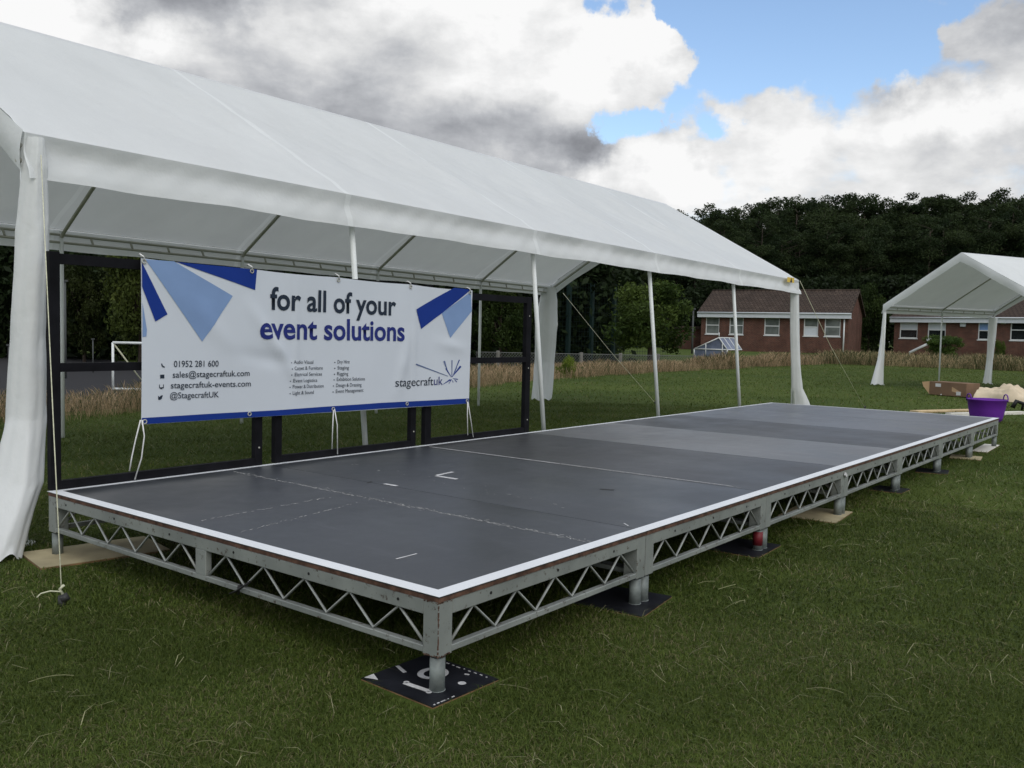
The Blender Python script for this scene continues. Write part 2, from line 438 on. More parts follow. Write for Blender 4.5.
# --- grass blades (one object)
def blades(P, h, w, lean, col, seg2=True):
    n = len(P); az = RNG.uniform(0, 2*math.pi, n); la = RNG.uniform(0, 2*math.pi, n)
    wx = np.cos(az)*w/2; wy = np.sin(az)*w/2
    lx = np.cos(la)*lean*h; ly = np.sin(la)*lean*h
    b0 = P + np.stack([-wx, -wy, 0*wx-.004], -1); b1 = P + np.stack([wx, wy, 0*wx-.004], -1)
    if seg2:
        mid = P + np.stack([lx*.35, ly*.35, h*.6], -1)
        m0 = mid + np.stack([-wx*.8, -wy*.8, 0*wx], -1); m1 = mid + np.stack([wx*.8, wy*.8, 0*wx], -1)
        tip = P + np.stack([lx, ly, h*np.clip(1-lean*.35, .25, 1)], -1)
        V = np.stack([b0, b1, m1, m0, tip], 1).reshape(-1, 3)
        k = np.arange(n)*5
        return V, np.stack([k, k+1, k+2, k+3], -1), np.stack([k+3, k+2, k+4], -1), np.repeat(col, 5, 0)
    tip = P + np.stack([lx, ly, h], -1)
    V = np.stack([b0, b1, tip], 1).reshape(-1, 3); k = np.arange(n)*3
    return V, None, np.stack([k, k+1, k+2], -1), np.repeat(col, 3, 0)

def scatter(n, r0, r1, a0, a1):
    r = np.sqrt(RNG.uniform(r0*r0, r1*r1, n)); a = RNG.uniform(a0, a1, n)
    x = CP[0]+r*np.cos(a); y = CP[1]+r*np.sin(a)
    ok = (y < np.interp(x, EX, EY)+.5) & (x < 38) & off_pads(x, y)
    x, y = x[ok], y[ok]
    return np.stack([x, y, gz(x, y)], -1)
def vnoise(x, y, s, seed):
    rr = np.random.default_rng(seed); G = rr.random((64, 64))
    u = (x/s) % 63; v = (y/s) % 63; i = u.astype(int); j = v.astype(int); fu = sstep(u-i); fv = sstep(v-j)
    return (G[i, j]*(1-fu)+G[i+1, j]*fu)*(1-fv) + (G[i, j+1]*(1-fu)+G[i+1, j+1]*fu)*fv
def lawn_cols(P):
    n = len(P); t = RNG.random(n)[:, None]
    pn = (vnoise(P[:, 0]+50, P[:, 1]+50, .35, 3)*.6+vnoise(P[:, 0]+50, P[:, 1]+50, 1.3, 4)*.4)[:, None]
    c = np.array([.046, .074, .013])*(1-t) + np.array([.104, .134, .028])*t
    c = c*(.66+.68*pn)
    dry = (RNG.random(n) < (.035+.15*sstep((pn[:, 0]-.45)/.3)))
    c[dry] = np.array([.22, .20, .10])*RNG.uniform(.6, 1.1, (dry.sum(), 1))
    return c
A0, A1 = YAW-R(42), YAW+R(42)
VV, QQ, TT, CC = [], [], [], []; off = 0
def push(r):
    global off
    V_, q_, t_, c_ = r
    VV.append(V_); CC.append(c_)
    if q_ is not None: QQ.append(q_+off)
    TT.append(t_+off); off += len(V_)
for n, r0, r1, h0, h1, w, s2 in ((290000, 1.0, 3.6, .010, .030, .0024, True), (270000, 3.4, 6.5, .011, .031, .0038, True), (210000, 6.5, 14, .012, .032, .0075, False), (150000, 14, 42, .02, .04, .018, False)):
    P = scatter(int(n*1.3), r0, r1, A0-R(13), A1+R(13))
    pn = vnoise(P[:, 0]+9, P[:, 1]+9, .22, 8)
    h = RNG.uniform(h0, h1, len(P))*(.6+.8*pn)
    push(blades(P, h, np.full(len(P), w)*RNG.uniform(.6, 1.3, len(P)), RNG.uniform(.5, 2.0, len(P)), lawn_cols(P), s2))
# pale dry stalks lying in the lawn
P = scatter(3400, 1.2, 9, A0, A1)
c = np.array([.34, .33, .19])*RNG.uniform(.5, 1.2, (len(P), 1))
push(blades(P, RNG.uniform(.025, .065, len(P)), np.full(len(P), .0024), RNG.uniform(1.5, 3.6, len(P)), c))
P = scatter(650, 1.3, 8, A0, A1)
VV.append(None); VV.pop()
for p_ in P:
    n_ = 6; a_ = random.uniform(0, 6.28); l_ = random.uniform(.06, .15); cv_ = random.gauss(0, .45); hh_ = abs(random.gauss(0, .012)); w_ = random.uniform(.0004, .0008)
    q_ = np.array(p_); pts = []; 
    for i in range(n_):
        t_ = i/(n_-1); pts.append(q_+np.array([0, 0, .012+hh_*math.sin(math.pi*(.15+.8*t_))])); a_ += cv_/n_; q_ = q_+np.array([math.cos(a_), math.sin(a_), 0])*l_/n_
    pts = np.array(pts); up_ = np.array([0, 0, w_]); sd_ = np.array([-math.sin(a_), math.cos(a_), 0])*w_
    v_ = np.concatenate([pts+up_-sd_, pts-up_+sd_]); k_ = np.arange(n_-1)
    c_ = np.tile(np.array([.30, .30, .16])*random.uniform(.4, 1.15), (len(v_), 1))
    VV.append(v_); CC.append(c_); QQ.append(np.stack([k_, k_+1, k_+1+n_, k_+n_], -1)+off); off += len(v_)
gr = np_mesh('grass', np.concatenate(VV), [np.concatenate(QQ), np.concatenate(TT)], M['blade'], np.concatenate(CC))
tag(gr, 'short mown grass of the playing field with dry stalks in it', 'grass', kind='stuff')

# --- long meadow grass along the edge of the field
def stalks(P, h, col, headw):
    n = len(P); az = RNG.uniform(0, math.pi, n); la = RNG.uniform(0, 2*math.pi, n); ln = RNG.uniform(.1, .75, n)*h
    wx, wy = np.cos(az), np.sin(az); lx, ly = np.cos(la)*ln, np.sin(la)*ln; z = 0*h
    def at(t, w): w = np.broadcast_to(w, (n,)); c = P + np.stack([lx*t*t, ly*t*t, h*t], -1); return c - np.stack([wx*w, wy*w, z], -1), c + np.stack([wx*w, wy*w, z], -1)
    a0, a1 = at(0, headw*.5); b0, b1 = at(.7, headw*.35); m0, m1 = at(.84, headw); t0, _ = at(1, 0)
    V_ = np.stack([a0, a1, b1, b0, m0, m1, t0], 1).reshape(-1, 3); k = np.arange(n)*7
    Qs = np.concatenate([np.stack([k, k+1, k+2, k+3], -1), np.stack([k+3, k+2, k+5, k+4], -1)])
    return V_, Qs, np.stack([k+4, k+5, k+6], -1), np.repeat(col, 7, 0)
VV, QQ, TT, CC = [], [], [], []; off = 0
def strip(n, x, s0, s1, h0, h1, hw, cols, gthr):
    xx = RNG.uniform(*x, n); s = RNG.uniform(s0, s1, n)
    s = s+.35*(vnoise(xx+40, s*0+4, 1.1, 31)-.5)*2; yy = np.interp(xx, EX, EY)+s
    clump = .5*vnoise(xx+30, yy+30, .7, 5)+.5*vnoise(xx+30, yy+30, 2.1, 15)
    keep = RNG.random(n) < (1.9*clump-.42)*sstep((s+.2)/.9+.15); xx, yy, clump = xx[keep], yy[keep], clump[keep]
    P = np.stack([xx, yy, gz(xx, yy)], -1); h = RNG.uniform(h0*.6, h1, len(P))*(.2+1.5*clump)
    t = RNG.random((len(P), 1)); c = cols[0]*(1-t)+cols[1]*t
    gm = RNG.random(len(P)) < gthr+.25*vnoise(xx, yy+70, 1.9, 6); c[gm] = np.array([.055, .07, .026])*RNG.uniform(.6, 1.3, (gm.sum(), 1))
    push(stalks(P, h, c, RNG.uniform(.5, 1.3, len(P))*hw))
straw = [np.array([.24, .165, .095]), np.array([.52, .39, .24])]
strip(70000, (-3, 13), 0, 3.0, .07, .30, .0036, straw, .2)
strip(80000, (13, 26), 0, 3.5, .10, .32, .0050, straw, .2)
strip(90000, (26, 40), 0, 4.0, .10, .46, .008, straw, .25)
# right-hand edge across the far end of the field
n = 120000; xx = RNG.uniform(37.2, 47, n); yy = RNG.uniform(-6, 14, n)
clump = vnoise(xx+30, yy+30, .9, 5); keep = RNG.random(n) < .3+.9*clump; xx, yy, clump = xx[keep], yy[keep], clump[keep]
P = np.stack([xx, yy, gz(xx, yy)], -1); h = RNG.uniform(.10, .50, len(P))*(.35+1.2*clump)
t = RNG.random((len(P), 1)); c = np.array([.20, .15, .08])*(1-t)+np.array([.50, .40, .23])*t
gm = RNG.random(len(P)) < .2+.6*vnoise(xx, yy+70, 2.3, 6); c[gm] = np.array([.06, .075, .028])*RNG.uniform(.6, 1.3, (gm.sum(), 1))
push(stalks(P, h, c, RNG.uniform(.5, 1.3, len(P))*.010))
tg = np_mesh('tall_grass', np.concatenate(VV), [np.concatenate(QQ), np.concatenate(TT)], M['blade'], np.concatenate(CC))
tag(tg, 'long dry straw coloured meadow grass along the edge of the field', 'long grass', kind='stuff')

# ---------------------------------------------------------------- stage
H = .298; DX = 1.2123; DY = 2.4384; BT = .018
stage = thing('stage', 'long low modular stage with dark grey deck, white taped edge and grey lattice frame', 'stage')
def lattice_run(mb, p0, p1, z0, z1, n, r=.0052):
    p0, p1 = Vector(p0), Vector(p1); pts = []
    for i in range(2*n+1):
        q = p0.lerp(p1, i/(2*n)); pts.append((q.x, q.y, z0 if i % 2 == 0 else z1))
    mb.tube(pts, r, 6)
ZT = H-BT; ZB = .118
def deck_frame():
    mb = MB(); g_ = .0025; x0, x1 = g_, DX-g_; y0, y1 = .004, DY-.004
    t = .028; top = .046; bot = .02
    for ya in (y0, y1-t):
        mb.box((x0+.062, ya, ZT-top), (x1-.062, ya+t, ZT-.001)); mb.box((x0+.062, ya+.002, ZB), (x1-.062, ya+t-.002, ZB+bot))
    for xa in (x0, x1-t):
        mb.box((xa, y0+.062, ZT-top), (xa+t, y1-.062, ZT-.0015)); mb.box((xa+.002, y0+.062, ZB), (xa+t-.002, y1-.062, ZB+bot))
        mb.box((xa+.001, DY/2-.034, ZB+bot), (xa+t-.001, DY/2+.034, ZT-top))
    for xa in (x0, x1-.062):
        for ya in (y0, y1-.062):
            mb.box((xa, ya, ZB-.004), (xa+.062, ya+.062, ZT-.0005))
    mb.box((x0+t, DY/2-.02, ZT-.045), (x1-t, DY/2+.02, ZT-.002))
    return mb
def deck_lattices():
    z0, z1 = ZB+.022, ZT-.047; out = []
    for y in (.018, DY-.018): m_ = MB(); lattice_run(m_, (.066, y, 0), (DX-.066, y, 0), z0, z1, 5); out.append(m_)
    for x in (.0165, DX-.0165):
        for ya, yb in ((.068, DY/2-.036), (DY/2+.036, DY-.068)): m_ = MB(); lattice_run(m_, (x, ya, 0), (x, yb, 0), z0, z1, 5); out.append(m_)
    return out
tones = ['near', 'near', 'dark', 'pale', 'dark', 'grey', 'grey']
first = {}
for k in range(7):
    if k == 0:
        b_ = MB(); b_.box((.0022, .0015, H-BT*.25), (DX-.0022, DY-.0015, H)); d = b_.build('deck_board', DECK['near'], stage, local=True)
        first['deck'] = d
        e_ = MB(); e_.box((.0016, .001, H-BT), (DX-.0016, DY-.001, H-BT*.25-.0004)); first['kids'] = [e_.build('board_edge', M['edge'], d, local=True)]
        first['kids'].append(deck_frame().build('side_frame', M['steel'], d, local=True, bevel=.002))
        for m_ in deck_lattices(): first['kids'].append(m_.build('lattice', M['rod'], d, local=True))
        for i in range(3):
            m_ = MB(); x = DX*(.2+.3*i); m_.tube([(x, .0025, ZT-.022), (x, .006, ZT-.022)], .005, 8); first['kids'].append(m_.build('bolt_hole', M['bolt'], d, local=True))
        for i in range(6):
            m_ = MB(); y = DY*(.07+.172*i); m_.tube([(.001, y, ZT-.022), (.004, y, ZT-.022)], .005, 8); m_.build('bolt_hole', M['bolt'], d, local=True)
        lg = MB(); lg.tube([(0, 0, .004), (0, 0, ZB-.01)], .0235, 20); lg.tube([(0, 0, .004), (0, 0, .008)], .0255, 20)
        for lx in (.030, DX-.030):
            for ly in (.030, DY-.030):
                if 'leg' not in first:
                    o = lg.build('leg', M['legsteel'], d, local=True); first['leg'] = o
                else:
                    o = first['leg'].copy(); COL.objects.link(o)
                o.location = (lx, ly, 0); first['kids'].append(o)
    else:
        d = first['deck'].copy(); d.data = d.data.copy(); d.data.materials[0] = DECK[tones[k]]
        COL.objects.link(d); d.location.x = k*DX; WORLD[d.name] = Matrix.Translation((k*DX, 0, 0))
        for c_ in first['kids']:
            o = c_.copy(); COL.objects.link(o); o.parent = d
            if 'leg' in c_.name and c_.location.x > .6 and c_.location.y < 1 and k == 1:
                rt = MB(); rt.tube([(DX-.030, .030, .03), (DX-.030, .030, .10)], .0245, 20); rt.build('leg_tape', M['red'], d, local=True)
# dark rusty seam and chipped paint on the near corner post
sm = MB(); z = ZB-.004
while z < ZT-.004:
    dz = random.uniform(.003, .010); w_ = random.uniform(.0012, .004)
    sm.box((.0026-.0006, .0041-.0006, z), (.0026+w_, .0041+.0002, z+dz)); sm.box((.0026-.0006, .0041+.0002, z), (.0026+.0002, .0041+w_*random.uniform(.4, 1.2), z+dz)); z += dz+random.choice((0, 0, .002, .006))
for i in range(26):
    x = random.uniform(.004, .062); z = random.choice((ZB-.004, ZT-.006))+random.uniform(0, .005); sm.obox((x, .0036, z), (random.uniform(.002, .008), .001, random.uniform(.001, .005)))
    y = random.uniform(.006, .064); sm.obox((.0022, y, z), (.001, random.uniform(.002, .008), random.uniform(.001, .005)))
tag(sm.build('chipped_paint', M['edge'], stage), kind='stuff')
# white tape round the deck
tp = MB(); T = H+.0006; w = .052
tp.box((-.002, -.002, H+.0002), (7*DX+.002, w, T+.0008)); tp.box((-.002, w+.0005, H+.0002), (w, DY-.0305, T+.0006))
tp.box((-.002, DY-.03, H+.0002), (7*DX+.002, DY+.002, T+.0008)); tp.box((7*DX-.03, w+.0005, H+.0002), (7*DX+.002, DY-.0305, T+.0006))
tp.build('edge_tape', M['tape'], stage)
# scuffed lines and spike marks
sc_ = MB()
def scuff(p0, p1, w, dens, gap=.35):
    p0, p1 = Vector(p0), Vector(p1); L_ = (p1-p0).length; n = int(L_*dens); d = (p1-p0).normalized(); s = Vector((-d.y, d.x))
    for i in range(n):
        if random.random() < gap: continue
        q = p0+(p1-p0)*((i+random.random())/n)+s*random.gauss(0, w*.35); a = random.uniform(.004, .022); b = random.uniform(.0012, .0045)
        an = math.atan2(d.y, d.x)+random.gauss(0, .3)
        sc_.obox((q.x, q.y, H+.0006), (a, b, .0006), an)
scuff((.93, 2.36), (.89, .07), .018, 150, .25); scuff((.93, 2.36), (.89, .07), .05, 60, .5)
scuff((.09, 1.115), (.92, 1.26), .012, 100, .5); scuff((.12, 1.40), (.82, 1.43), .012, 90, .45)
scuff((1.6, 2.3), (1.35, .3), .1, 25, .5); scuff((2.45, 1.3), (2.45, .15), .006, 120, .3)
tag(sc_.build('scuffed_tape_residue', mat('worn_tape_residue', (.34, .34, .33), .7, var=.4, scale=40), stage), kind='stuff')
for c_, s_, r_, nm, mm in (((2.455, 1.83), (.010, 1.06), 0, 'floor_marking', 'marking'), ((2.462, .75), (.005, 1.08), 0, 'floor_marking', 'marking'),
    ((.272, .404), (.1, .007), 0, 'floor_marking', 'marking'), ((1.60, 1.43), (.026, .15), 0, 'floor_marking', 'marking'), ((1.69, 1.522), (.15, .022), .12, 'floor_marking', 'marking'),
    ((1.232, 1.47), (.022, .09), 0, 'floor_marking', 'marking'), ((1.25, .12), (.05, .006), .9, 'floor_marking', 'marking'), ((1.21, 1.60), (.05, .012), .4, 'dark_scuff', 'black'), ((1.9, .62), (.03, .07), .4, 'dark_scuff', 'black')):
    q_ = MB(); q_.obox((c_[0], c_[1], H+.0006+.0004), (s_[0], s_[1], .0006), r_); q_.build(nm, M[mm], stage)
# cable tie on the short side
ct_ = MB(); pt = on(238, 600, 0, -.006)
ct_.tube([(pt.x, pt.y+.05, ZB-.012), (pt.x-.006, pt.y, ZB+.01), (pt.x, pt.y-.07, ZB+.055)], .004, 6); ct_.tube([(-.004, pt.y, ZB-.004), (-.004, pt.y, ZB+.026), (.03, pt.y, ZB+.026)], .005, 6)
ct_.build('cable_tie', M['black'], stage)
cl = MB(); q = on(181, 662*0+0, 0, 0) if False else Vector((3*DX, -.004, ZT-.03)); cl.obox((3*DX-.02, -.006, ZT-.028), (.03, .01, .02), 0, 0, .6); cl.build('clamp', M['marking'], stage)

# pads under the legs
def pad(name, c, size, rz, m, label, th=.016, edge=None):
    z = gzs(c[0], c[1])-.009
    t = thing(name, label, 'board', (c[0], c[1], z), R(rz), 'boards under the stage legs')
    a = MB(); a.box((-size[0]/2, -size[1]/2, -.004), (size[0]/2, size[1]/2, th-.003)); a.build('core', edge or M['plyedge'], t, local=True)
    a = MB(); a.box((-size[0]/2, -size[1]/2, th-.003), (size[0]/2, size[1]/2, th)); a.build('top_face', m, t, local=True)
    return t
p = pad('base_board', (.078, .103), (.285, .31), -2, M['blackboard'], 'black painted board with white ring and bar under the near corner leg', edge=M['plyedge'])
mk = MB()
def ring(mb, cx, cy, rx, ry, w, z, n=28, th=.0008):
    for i in range(n):
        a0, a1 = 2*math.pi*i/n, 2*math.pi*(i+1)/n
        vs = []
        for a in (a0, a1):
            for s in (0, 1): vs.append((cx+(rx-w*s)*math.cos(a), cy+(ry-w*s)*math.sin(a), z))
        mb.add(vs, [(0, 2, 3, 1)])
def disc(mb, cx, cy, rx, ry, z, n=20): mb.add([(cx+rx*math.cos(2*math.pi*i/n), cy+ry*math.sin(2*math.pi*i/n), z) for i in range(n)], [tuple(range(n))])
zz = .0172
mks = []
def nxt():
    global mk
    mk.build('painted_mark', M['marking'], p, local=True); mk = MB()
ring(mk, .034, .022, .052, .046, .020, zz)
nxt(); mk.obox((-.075, -.022, zz-.0005), (.018, .105, .001), R(4)); disc(mk, -.0716, .03, .009, .009, zz); disc(mk, -.079, -.074, .009, .009, zz)
nxt(); disc(mk, .038, -.098, .013, .013, zz)
nxt(); mk.add([(-.135, .15, zz), (-.095, .152, zz), (-.118, .105, zz)], [(0, 1, 2)])
nxt(); mk.obox((-.01, .12, zz-.0005), (.012, .06, .001), R(-20)); nxt(); mk.obox((.1, -.06, zz-.0005), (.006, .016, .001), R(20)); nxt()
for i in range(9): mk.obox((.128-random.random()*.006, -.12+.024*i, zz-.0005), (.004, random.uniform(.004, .016), .001))
for i in range(6): mk.obox((-.13+random.random()*.08, -.148, zz-.0005), (random.uniform(.004, .02), .004, .001))
tag(mk.build('paint_chip', M['marking'], p, local=True), kind='stuff')
pad('base_board', (.17, 2.33), (.56, .34), -10, M['plywood'], 'bare pale plywood board under the stage corner beside the white curtain', th=.02)
pad('base_board', (1.19, .10), (.32, .32), 8, M['blackboard'], 'dark board with a pale chipped edge under the first pair of legs')
pad('base_board', (2.40, .12), (.34, .30), 3, M['blackboard'], 'dark board under the red taped leg of the stage')
pad('base_board', (3.54, .14), (.42, .34), 5, M['plywood'], 'pale board under the fourth front leg of the stage')
pad('base_board', (4.83, .06), (.24, .22), 0, M['blackboard'], 'small dark board under the fifth front leg of the stage')
pad('base_board', (6.05, .06), (.26, .24), 10, M['blackboard'], 'small dark board under the sixth front leg of the stage')
pad('base_board', (7.25, .05), (.30, .26), 8, M['plywood'], 'small pale board under the last but one front leg of the stage')
pad('base_board', (8.22, .06), (.80, .14), 2, M['plankwhite'], 'long whitish board under the far end corner leg of the stage')

# ---------------------------------------------------------------- marquee
def curtain(secs, ang, folds=4, amp=.075, nseg=56, sub=7):
    """gathered cloth hanging round a corner post: secs = (z, cx, cy, a, b)"""
    mb = MB(); rows = []
    S = []
    for i in range(len(secs)-1):
        for j in range(sub):
            t = j/sub; t = t*t*(3-2*t); S.append([secs[i][k]*(1-t)+secs[i+1][k]*t for k in range(5)])
    S.append(list(secs[-1])); ca, sa = math.cos(ang), math.sin(ang)
    ph = random.random()*6; vs = []
    for r_, (z, cx, cy, a, b) in enumerate(S):
        for k in range(nseg):
            th = 2*math.pi*k/nseg
            fr = 1+amp*(1.3-2.2*abs(math.sin(folds*th/2+ph+.3*math.sin(r_*.3))))+amp*.6*abs(math.sin((folds*2+1)*th/2+1.3*ph+r_*.1))+.022*math.sin(r_*1.1+3*th+math.sin(5*th+r_*.4))
            u = a*math.cos(th)*fr; v = b*math.sin(th)*fr
            vs.append((cx+u*ca-v*sa, cy+u*sa+v*ca, z+.006*math.sin(5*th+r_)*(r_ == len(S)-1)*3))
    n = len(S)
    fs = [(i*nseg+k, i*nseg+(k+1) % nseg, (i+1)*nseg+(k+1) % nseg, (i+1)*nseg+k) for i in range(n-1) for k in range(nseg)]
    mb.add(vs, fs, True); return mb

def marquee(name, label, loc, rz, L, W, bays, ez, rzv, legs, front_x=None, front_b=None, back_x=None, posts=True, fab=None, amp=1.0, vf=.215, vb=.2, XA=-.03):
    """ez(x): eave height, rzv(x): ridge height; local x along the ridge, y across"""
    t = thing(name, label, 'marquee', loc, rz)
    fab = fab or M['fabric']
    bx_ = [L*i/bays for i in range(bays+1)]
    fx = front_x or bx_; fb = front_b or fx; kx = back_x or bx_
    sd = random.random()*10
    def sag(x, v):
        u = (x/L*bays) % 1.0; s = math.sin(math.pi*u)
        return -.05*s*math.sin(math.pi*min(1, v))*amp
    def wr(x, v):
        a = x+sd; e = min(1, 6*min(x, L-x)/L+.15)
        return amp*(.006*math.sin(a*7+v*9)+.004*math.sin(a*13-v*17)+.004*math.sin(a*3.1+v*26)*(v < .5)+.0045*math.sin(a*58+v*5+2*math.sin(a*9))*math.exp(-((((x/L*bays+.5) % 1)-.5)/.16)**2)+.004*math.sin(a*23+v*31+math.sin(v*20+a*2)))*e
    NX = bays*44
    def roof(u, v):
        x = XA+u*(L+.03-XA); xx = min(max(x, 0), L)
        if v < .5: q = v*2; y = -.02+q*(W/2+.02); z = ez(xx)+(rzv(xx)-ez(xx))*q
        else: q = (1-v)*2; y = W+.02-q*(W/2+.02); z = ez(xx)+(rzv(xx)-ez(xx))*q
        z += sag(xx, q)+wr(xx, q)*math.sin(math.pi*min(1, q*1.0+.001))
        if q < .04: z -= .012
        return (x, y, z+.012)
    MB().grid(roof, NX, 56).build('roof_sheet', fab, t, local=True)
    def val(y0, sgn, drop):
        def fn(u, v):
            x = XA+u*(L+.03-XA); xx = min(max(x, 0), L); s = (xx/L*bays) % 1.0
            bow = math.sin(math.pi*s)
            out = .012*v*math.sin(xx*5+sd)+.006*math.sin(xx*17+sd)*v - .022*math.sin(math.pi*min(1, v*1.3))*(.8+.3*math.sin(xx*6))+.05*max(0, v-.35)+.004*math.sin(xx*29+v*8)*math.sin(math.pi*v)
            zt = ez(xx)+.0
            return (x, y0-sgn*(out+.004), zt-.002-drop*(1-.018*xx)*v+(.006*bow)*v*1.0+.003*math.sin(xx*7)*v)
        return fn
    v1 = MB().grid(val(-.024, 1, vf), NX, 10)
    v1.build('valance', fab, t, local=True)
    MB().grid(val(W+.024, -1, vb), NX, 10).build('valance', fab, t, local=True)
    for xe, sg in ((XA-.004, -1), (L+.034, 1)):
        def gv(u, v):
            xx = min(max(xe, 0), L); q = 1-abs(2*u-1); y = -.02+u*(W+.04)
            z = ez(xx)+(rzv(xx)-ez(xx))*q+.008
            return (xe+sg*(.012*math.sin(u*31+sd)*v+.01*math.sin(math.pi*v)), y, z-.19*v+.006*math.sin(u*23)*v)
        MB().grid(gv, 48, 6).build('gable_trim', M['fabric2'], t, local=True)
    # poles
    if posts:
        for i, x in enumerate(bx_):
            xt, xb = fx[i], fb[i]
            mb = MB(); mb.tube([(xt, .03, ez(x)-.02), (xb, .03, 0)], .019, 12); mb.tube([(xb, .03, 0), (xb, .03, .012)], .05, 12)
            mb.build('front_pole', M['whitepole'], t, local=True)
            mb = MB(); mb.tube([(kx[i], W-.03, ez(x)-.02), (kx[i], W-.03, gzs(*(WORLD[t.name] @ Vector((kx[i], W, 0))).xy))], .019, 12)
            mb.build('back_pole', M['whitepole'], t, local=True)
    # rafters, purlins and the ladder beams under both eaves
    for i, x in enumerate(bx_):
        mb = MB()
        for y0, s in ((.03, 1), (W-.03, -1)):
            y_r = W/2
            # bent knee: post top to sloping rafter
            xq = fx[i] if s > 0 else kx[i]; mb.tube([(xq, y0, ez(x)-.17), (xq, y0, ez(x)-.085), (xq, y0+s*.05, ez(x)-.035), (x, y_r, rzv(x)-.03)], .017, 10)
        mb.build('rafter', M['steelpole'], t, local=True)
    for y0 in (.03, W-.03):
        mb = MB(); n = bays*5
        mb.tube([(x, y0, ez(x)-.055) for x in bx_], .012, 8); mb.tube([(x, y0, ez(x)-.125) for x in bx_], .012, 8)
        for j in range(n+1):
            x = L*j/n
            if j % 5: mb.tube([(x-.012, y0, ez(x)-.058), (x+.012, y0, ez(x)-.122)], .010, 6)
        mb.build('eave_beam', M['steelpole'], t, local=True)
    mb = MB(); mb.tube([(x, W/2, rzv(x)-.03) for x in bx_], .017, 10); mb.build('ridge_pole', M['steelpole'], t, local=True)
    for s_, ang in legs:
        curtain(s_, ang).build('corner_curtain', M['fabric2'], t, local=True)
    return t
ez1 = lambda x: 1.955-.0118*x
rz1 = lambda x: 3.04-.0065*x
Y0 = 2.70
m1 = marquee('marquee', 'long white party marquee with open sides standing behind the stage', (0, Y0, 0), 0, 9.82, 4.0, 5, ez1, rz1,
    [([(1.935, .06, -.035, .036, .02), (1.80, .06, -.03, .05, .035), (1.5, .055, -.012, .068, .06), (1.0, .03, -.01, .070, .06), (.62, .01, -.03, .080, .065), (.32, -.055, -.09, .10, .085), (.02, -.20, -.16, .12, .08)], R(-50)),
     ([(1.75, 0.02, 3.98, .07, .06), (1.0, 0, 3.98, .08, .07), (.0, -.06, 4.0, .14, .1)], R(40)),
     ([(1.80, 9.76, .0, .056, .04), (1.2, 9.83, .0, .060, .04), (.7, 9.92, .0, .066, .045), (.40, 10.0, .0, .080, .05), (.16, 10.11, -.02, .13, .06), (.01, 10.22, -.04, .21, .10)], R(-45)),
     ([(1.80, 9.74, 3.97, .10, .05), (1.60, 9.72, 3.97, .13, .06), (1.2, 9.70, 3.98, .17, .08), (.6, 9.70, 4.0, .15, .08), (.02, 9.62, 3.98, .15, .1)], R(-35))],
    XA=.015, front_x=[.04, 2.06, 4.02, 5.94, 7.90, 9.80], front_b=[.02, 2.25, 4.29, 6.29, 8.28, 10.0],
    back_x=[.06, 2.07, 4.02, 6.03, 8.05, 9.80])
# warning sticker and eyelets on the corners of the marquee
st = MB(); a = on(786, 277, 1, Y0-.045); b = on(792.5, 283, 1, Y0-.045)
st.box((a.x, Y0-.066, b.z), (b.x, Y0-.063, a.z)); st.build('warning_label', M['yellow'], m1)
st = MB(); cx, cz = (a.x+b.x)/2, (a.z+b.z)/2; st.add([(cx-.03, Y0-.068, cz-.03), (cx+.045, Y0-.068, cz-.03), (cx+.012, Y0-.068, cz+.03)], [(0, 1, 2)]); st.build('warning_triangle', M['black'], m1)

# second marquee on the right
th2 = math.atan2(.423, -.906)
O2 = Vector((24.2, 2.90, 0))
m2 = marquee('marquee', 'small white marquee with open gable standing by the right brick building', O2, th2, 4.0, 4.0, 2,
    lambda x: 1.92, lambda x: 3.02,
    [([(1.72, .0, .0, .13, .08), (1.2, .02, .0, .12, .07), (.6, .08, .02, .10, .06), (.02, .16, .03, .12, .08)], 0),
     ([(1.75, 4.0, .0, .03, .03), (1.2, 4.02, .0, .045, .04), (.6, 4.06, .0, .08, .05), (.02, 4.14, .0, .17, .09)], 0),
     ([(1.75, 4.0, 3.98, .06, .05), (1.0, 4.02, 3.98, .08, .06), (.02, 4.1, 4.0, .14, .08)], 0),
     ([(1.75, 0, 3.98, .06, .05), (1.0, .02, 3.98, .08, .06), (.02, .1, 4.0, .14, .08)], 0)], fab=M['fabric2'], amp=.7)

# guy ropes
def guy(pts, r, label, tail=False, pegr=.011):
    base = Vector(pts[-1]); t = thing('guy_rope', label, 'rope', base, 0, 'guy ropes of the marquees')
    mb = MB(); mb.tube(pts, r, 7); 
    if tail:
        b = base; mb.tube([b+Vector((0, 0, .035)), b+Vector((-.03, .03, .038)), b+Vector((-.055, .05, .03)), b+Vector((-.07, .05, .018))], r*1.2, 6)
        mb.tube([b+Vector((.006, 0, .02)), b+Vector((-.004, .008, .045)), b+Vector((.004, -.006, .06))], r*2.4, 7)
    mb.build('rope', M['rope'], t)
    pg = MB(); pg.tube([base+Vector((0, 0, -.05)), base+Vector((0, 0, .02))], pegr, 10); pg.tube([base+Vector((-.004, 0, .004)), base+Vector((.02, -.01, .018))], pegr*1.1, 8)
    pg.build('peg', M['peg'], t)
a = on(41, 155, 1, 2.60); g0 = on(62, 606, 2, 0)
guy([a, a.lerp(g0, .33)+Vector((0, 0, -.008)), a.lerp(g0, .66)+Vector((0, 0, -.01)), g0+Vector((0, 0, .02))], .0022, 'pale guy rope pegged into the lawn at the near corner of the stage', True, .014)
guy([on(800, 281, 1, Y0), on(830, 345, 1, 2.72), Vector((12.5, 2.55, .02))], .004, 'pale guy rope running to the lawn past the far end of the stage')
a = on(563, 293, 1, 6.6); g0 = on(655, 404, 2, 0)
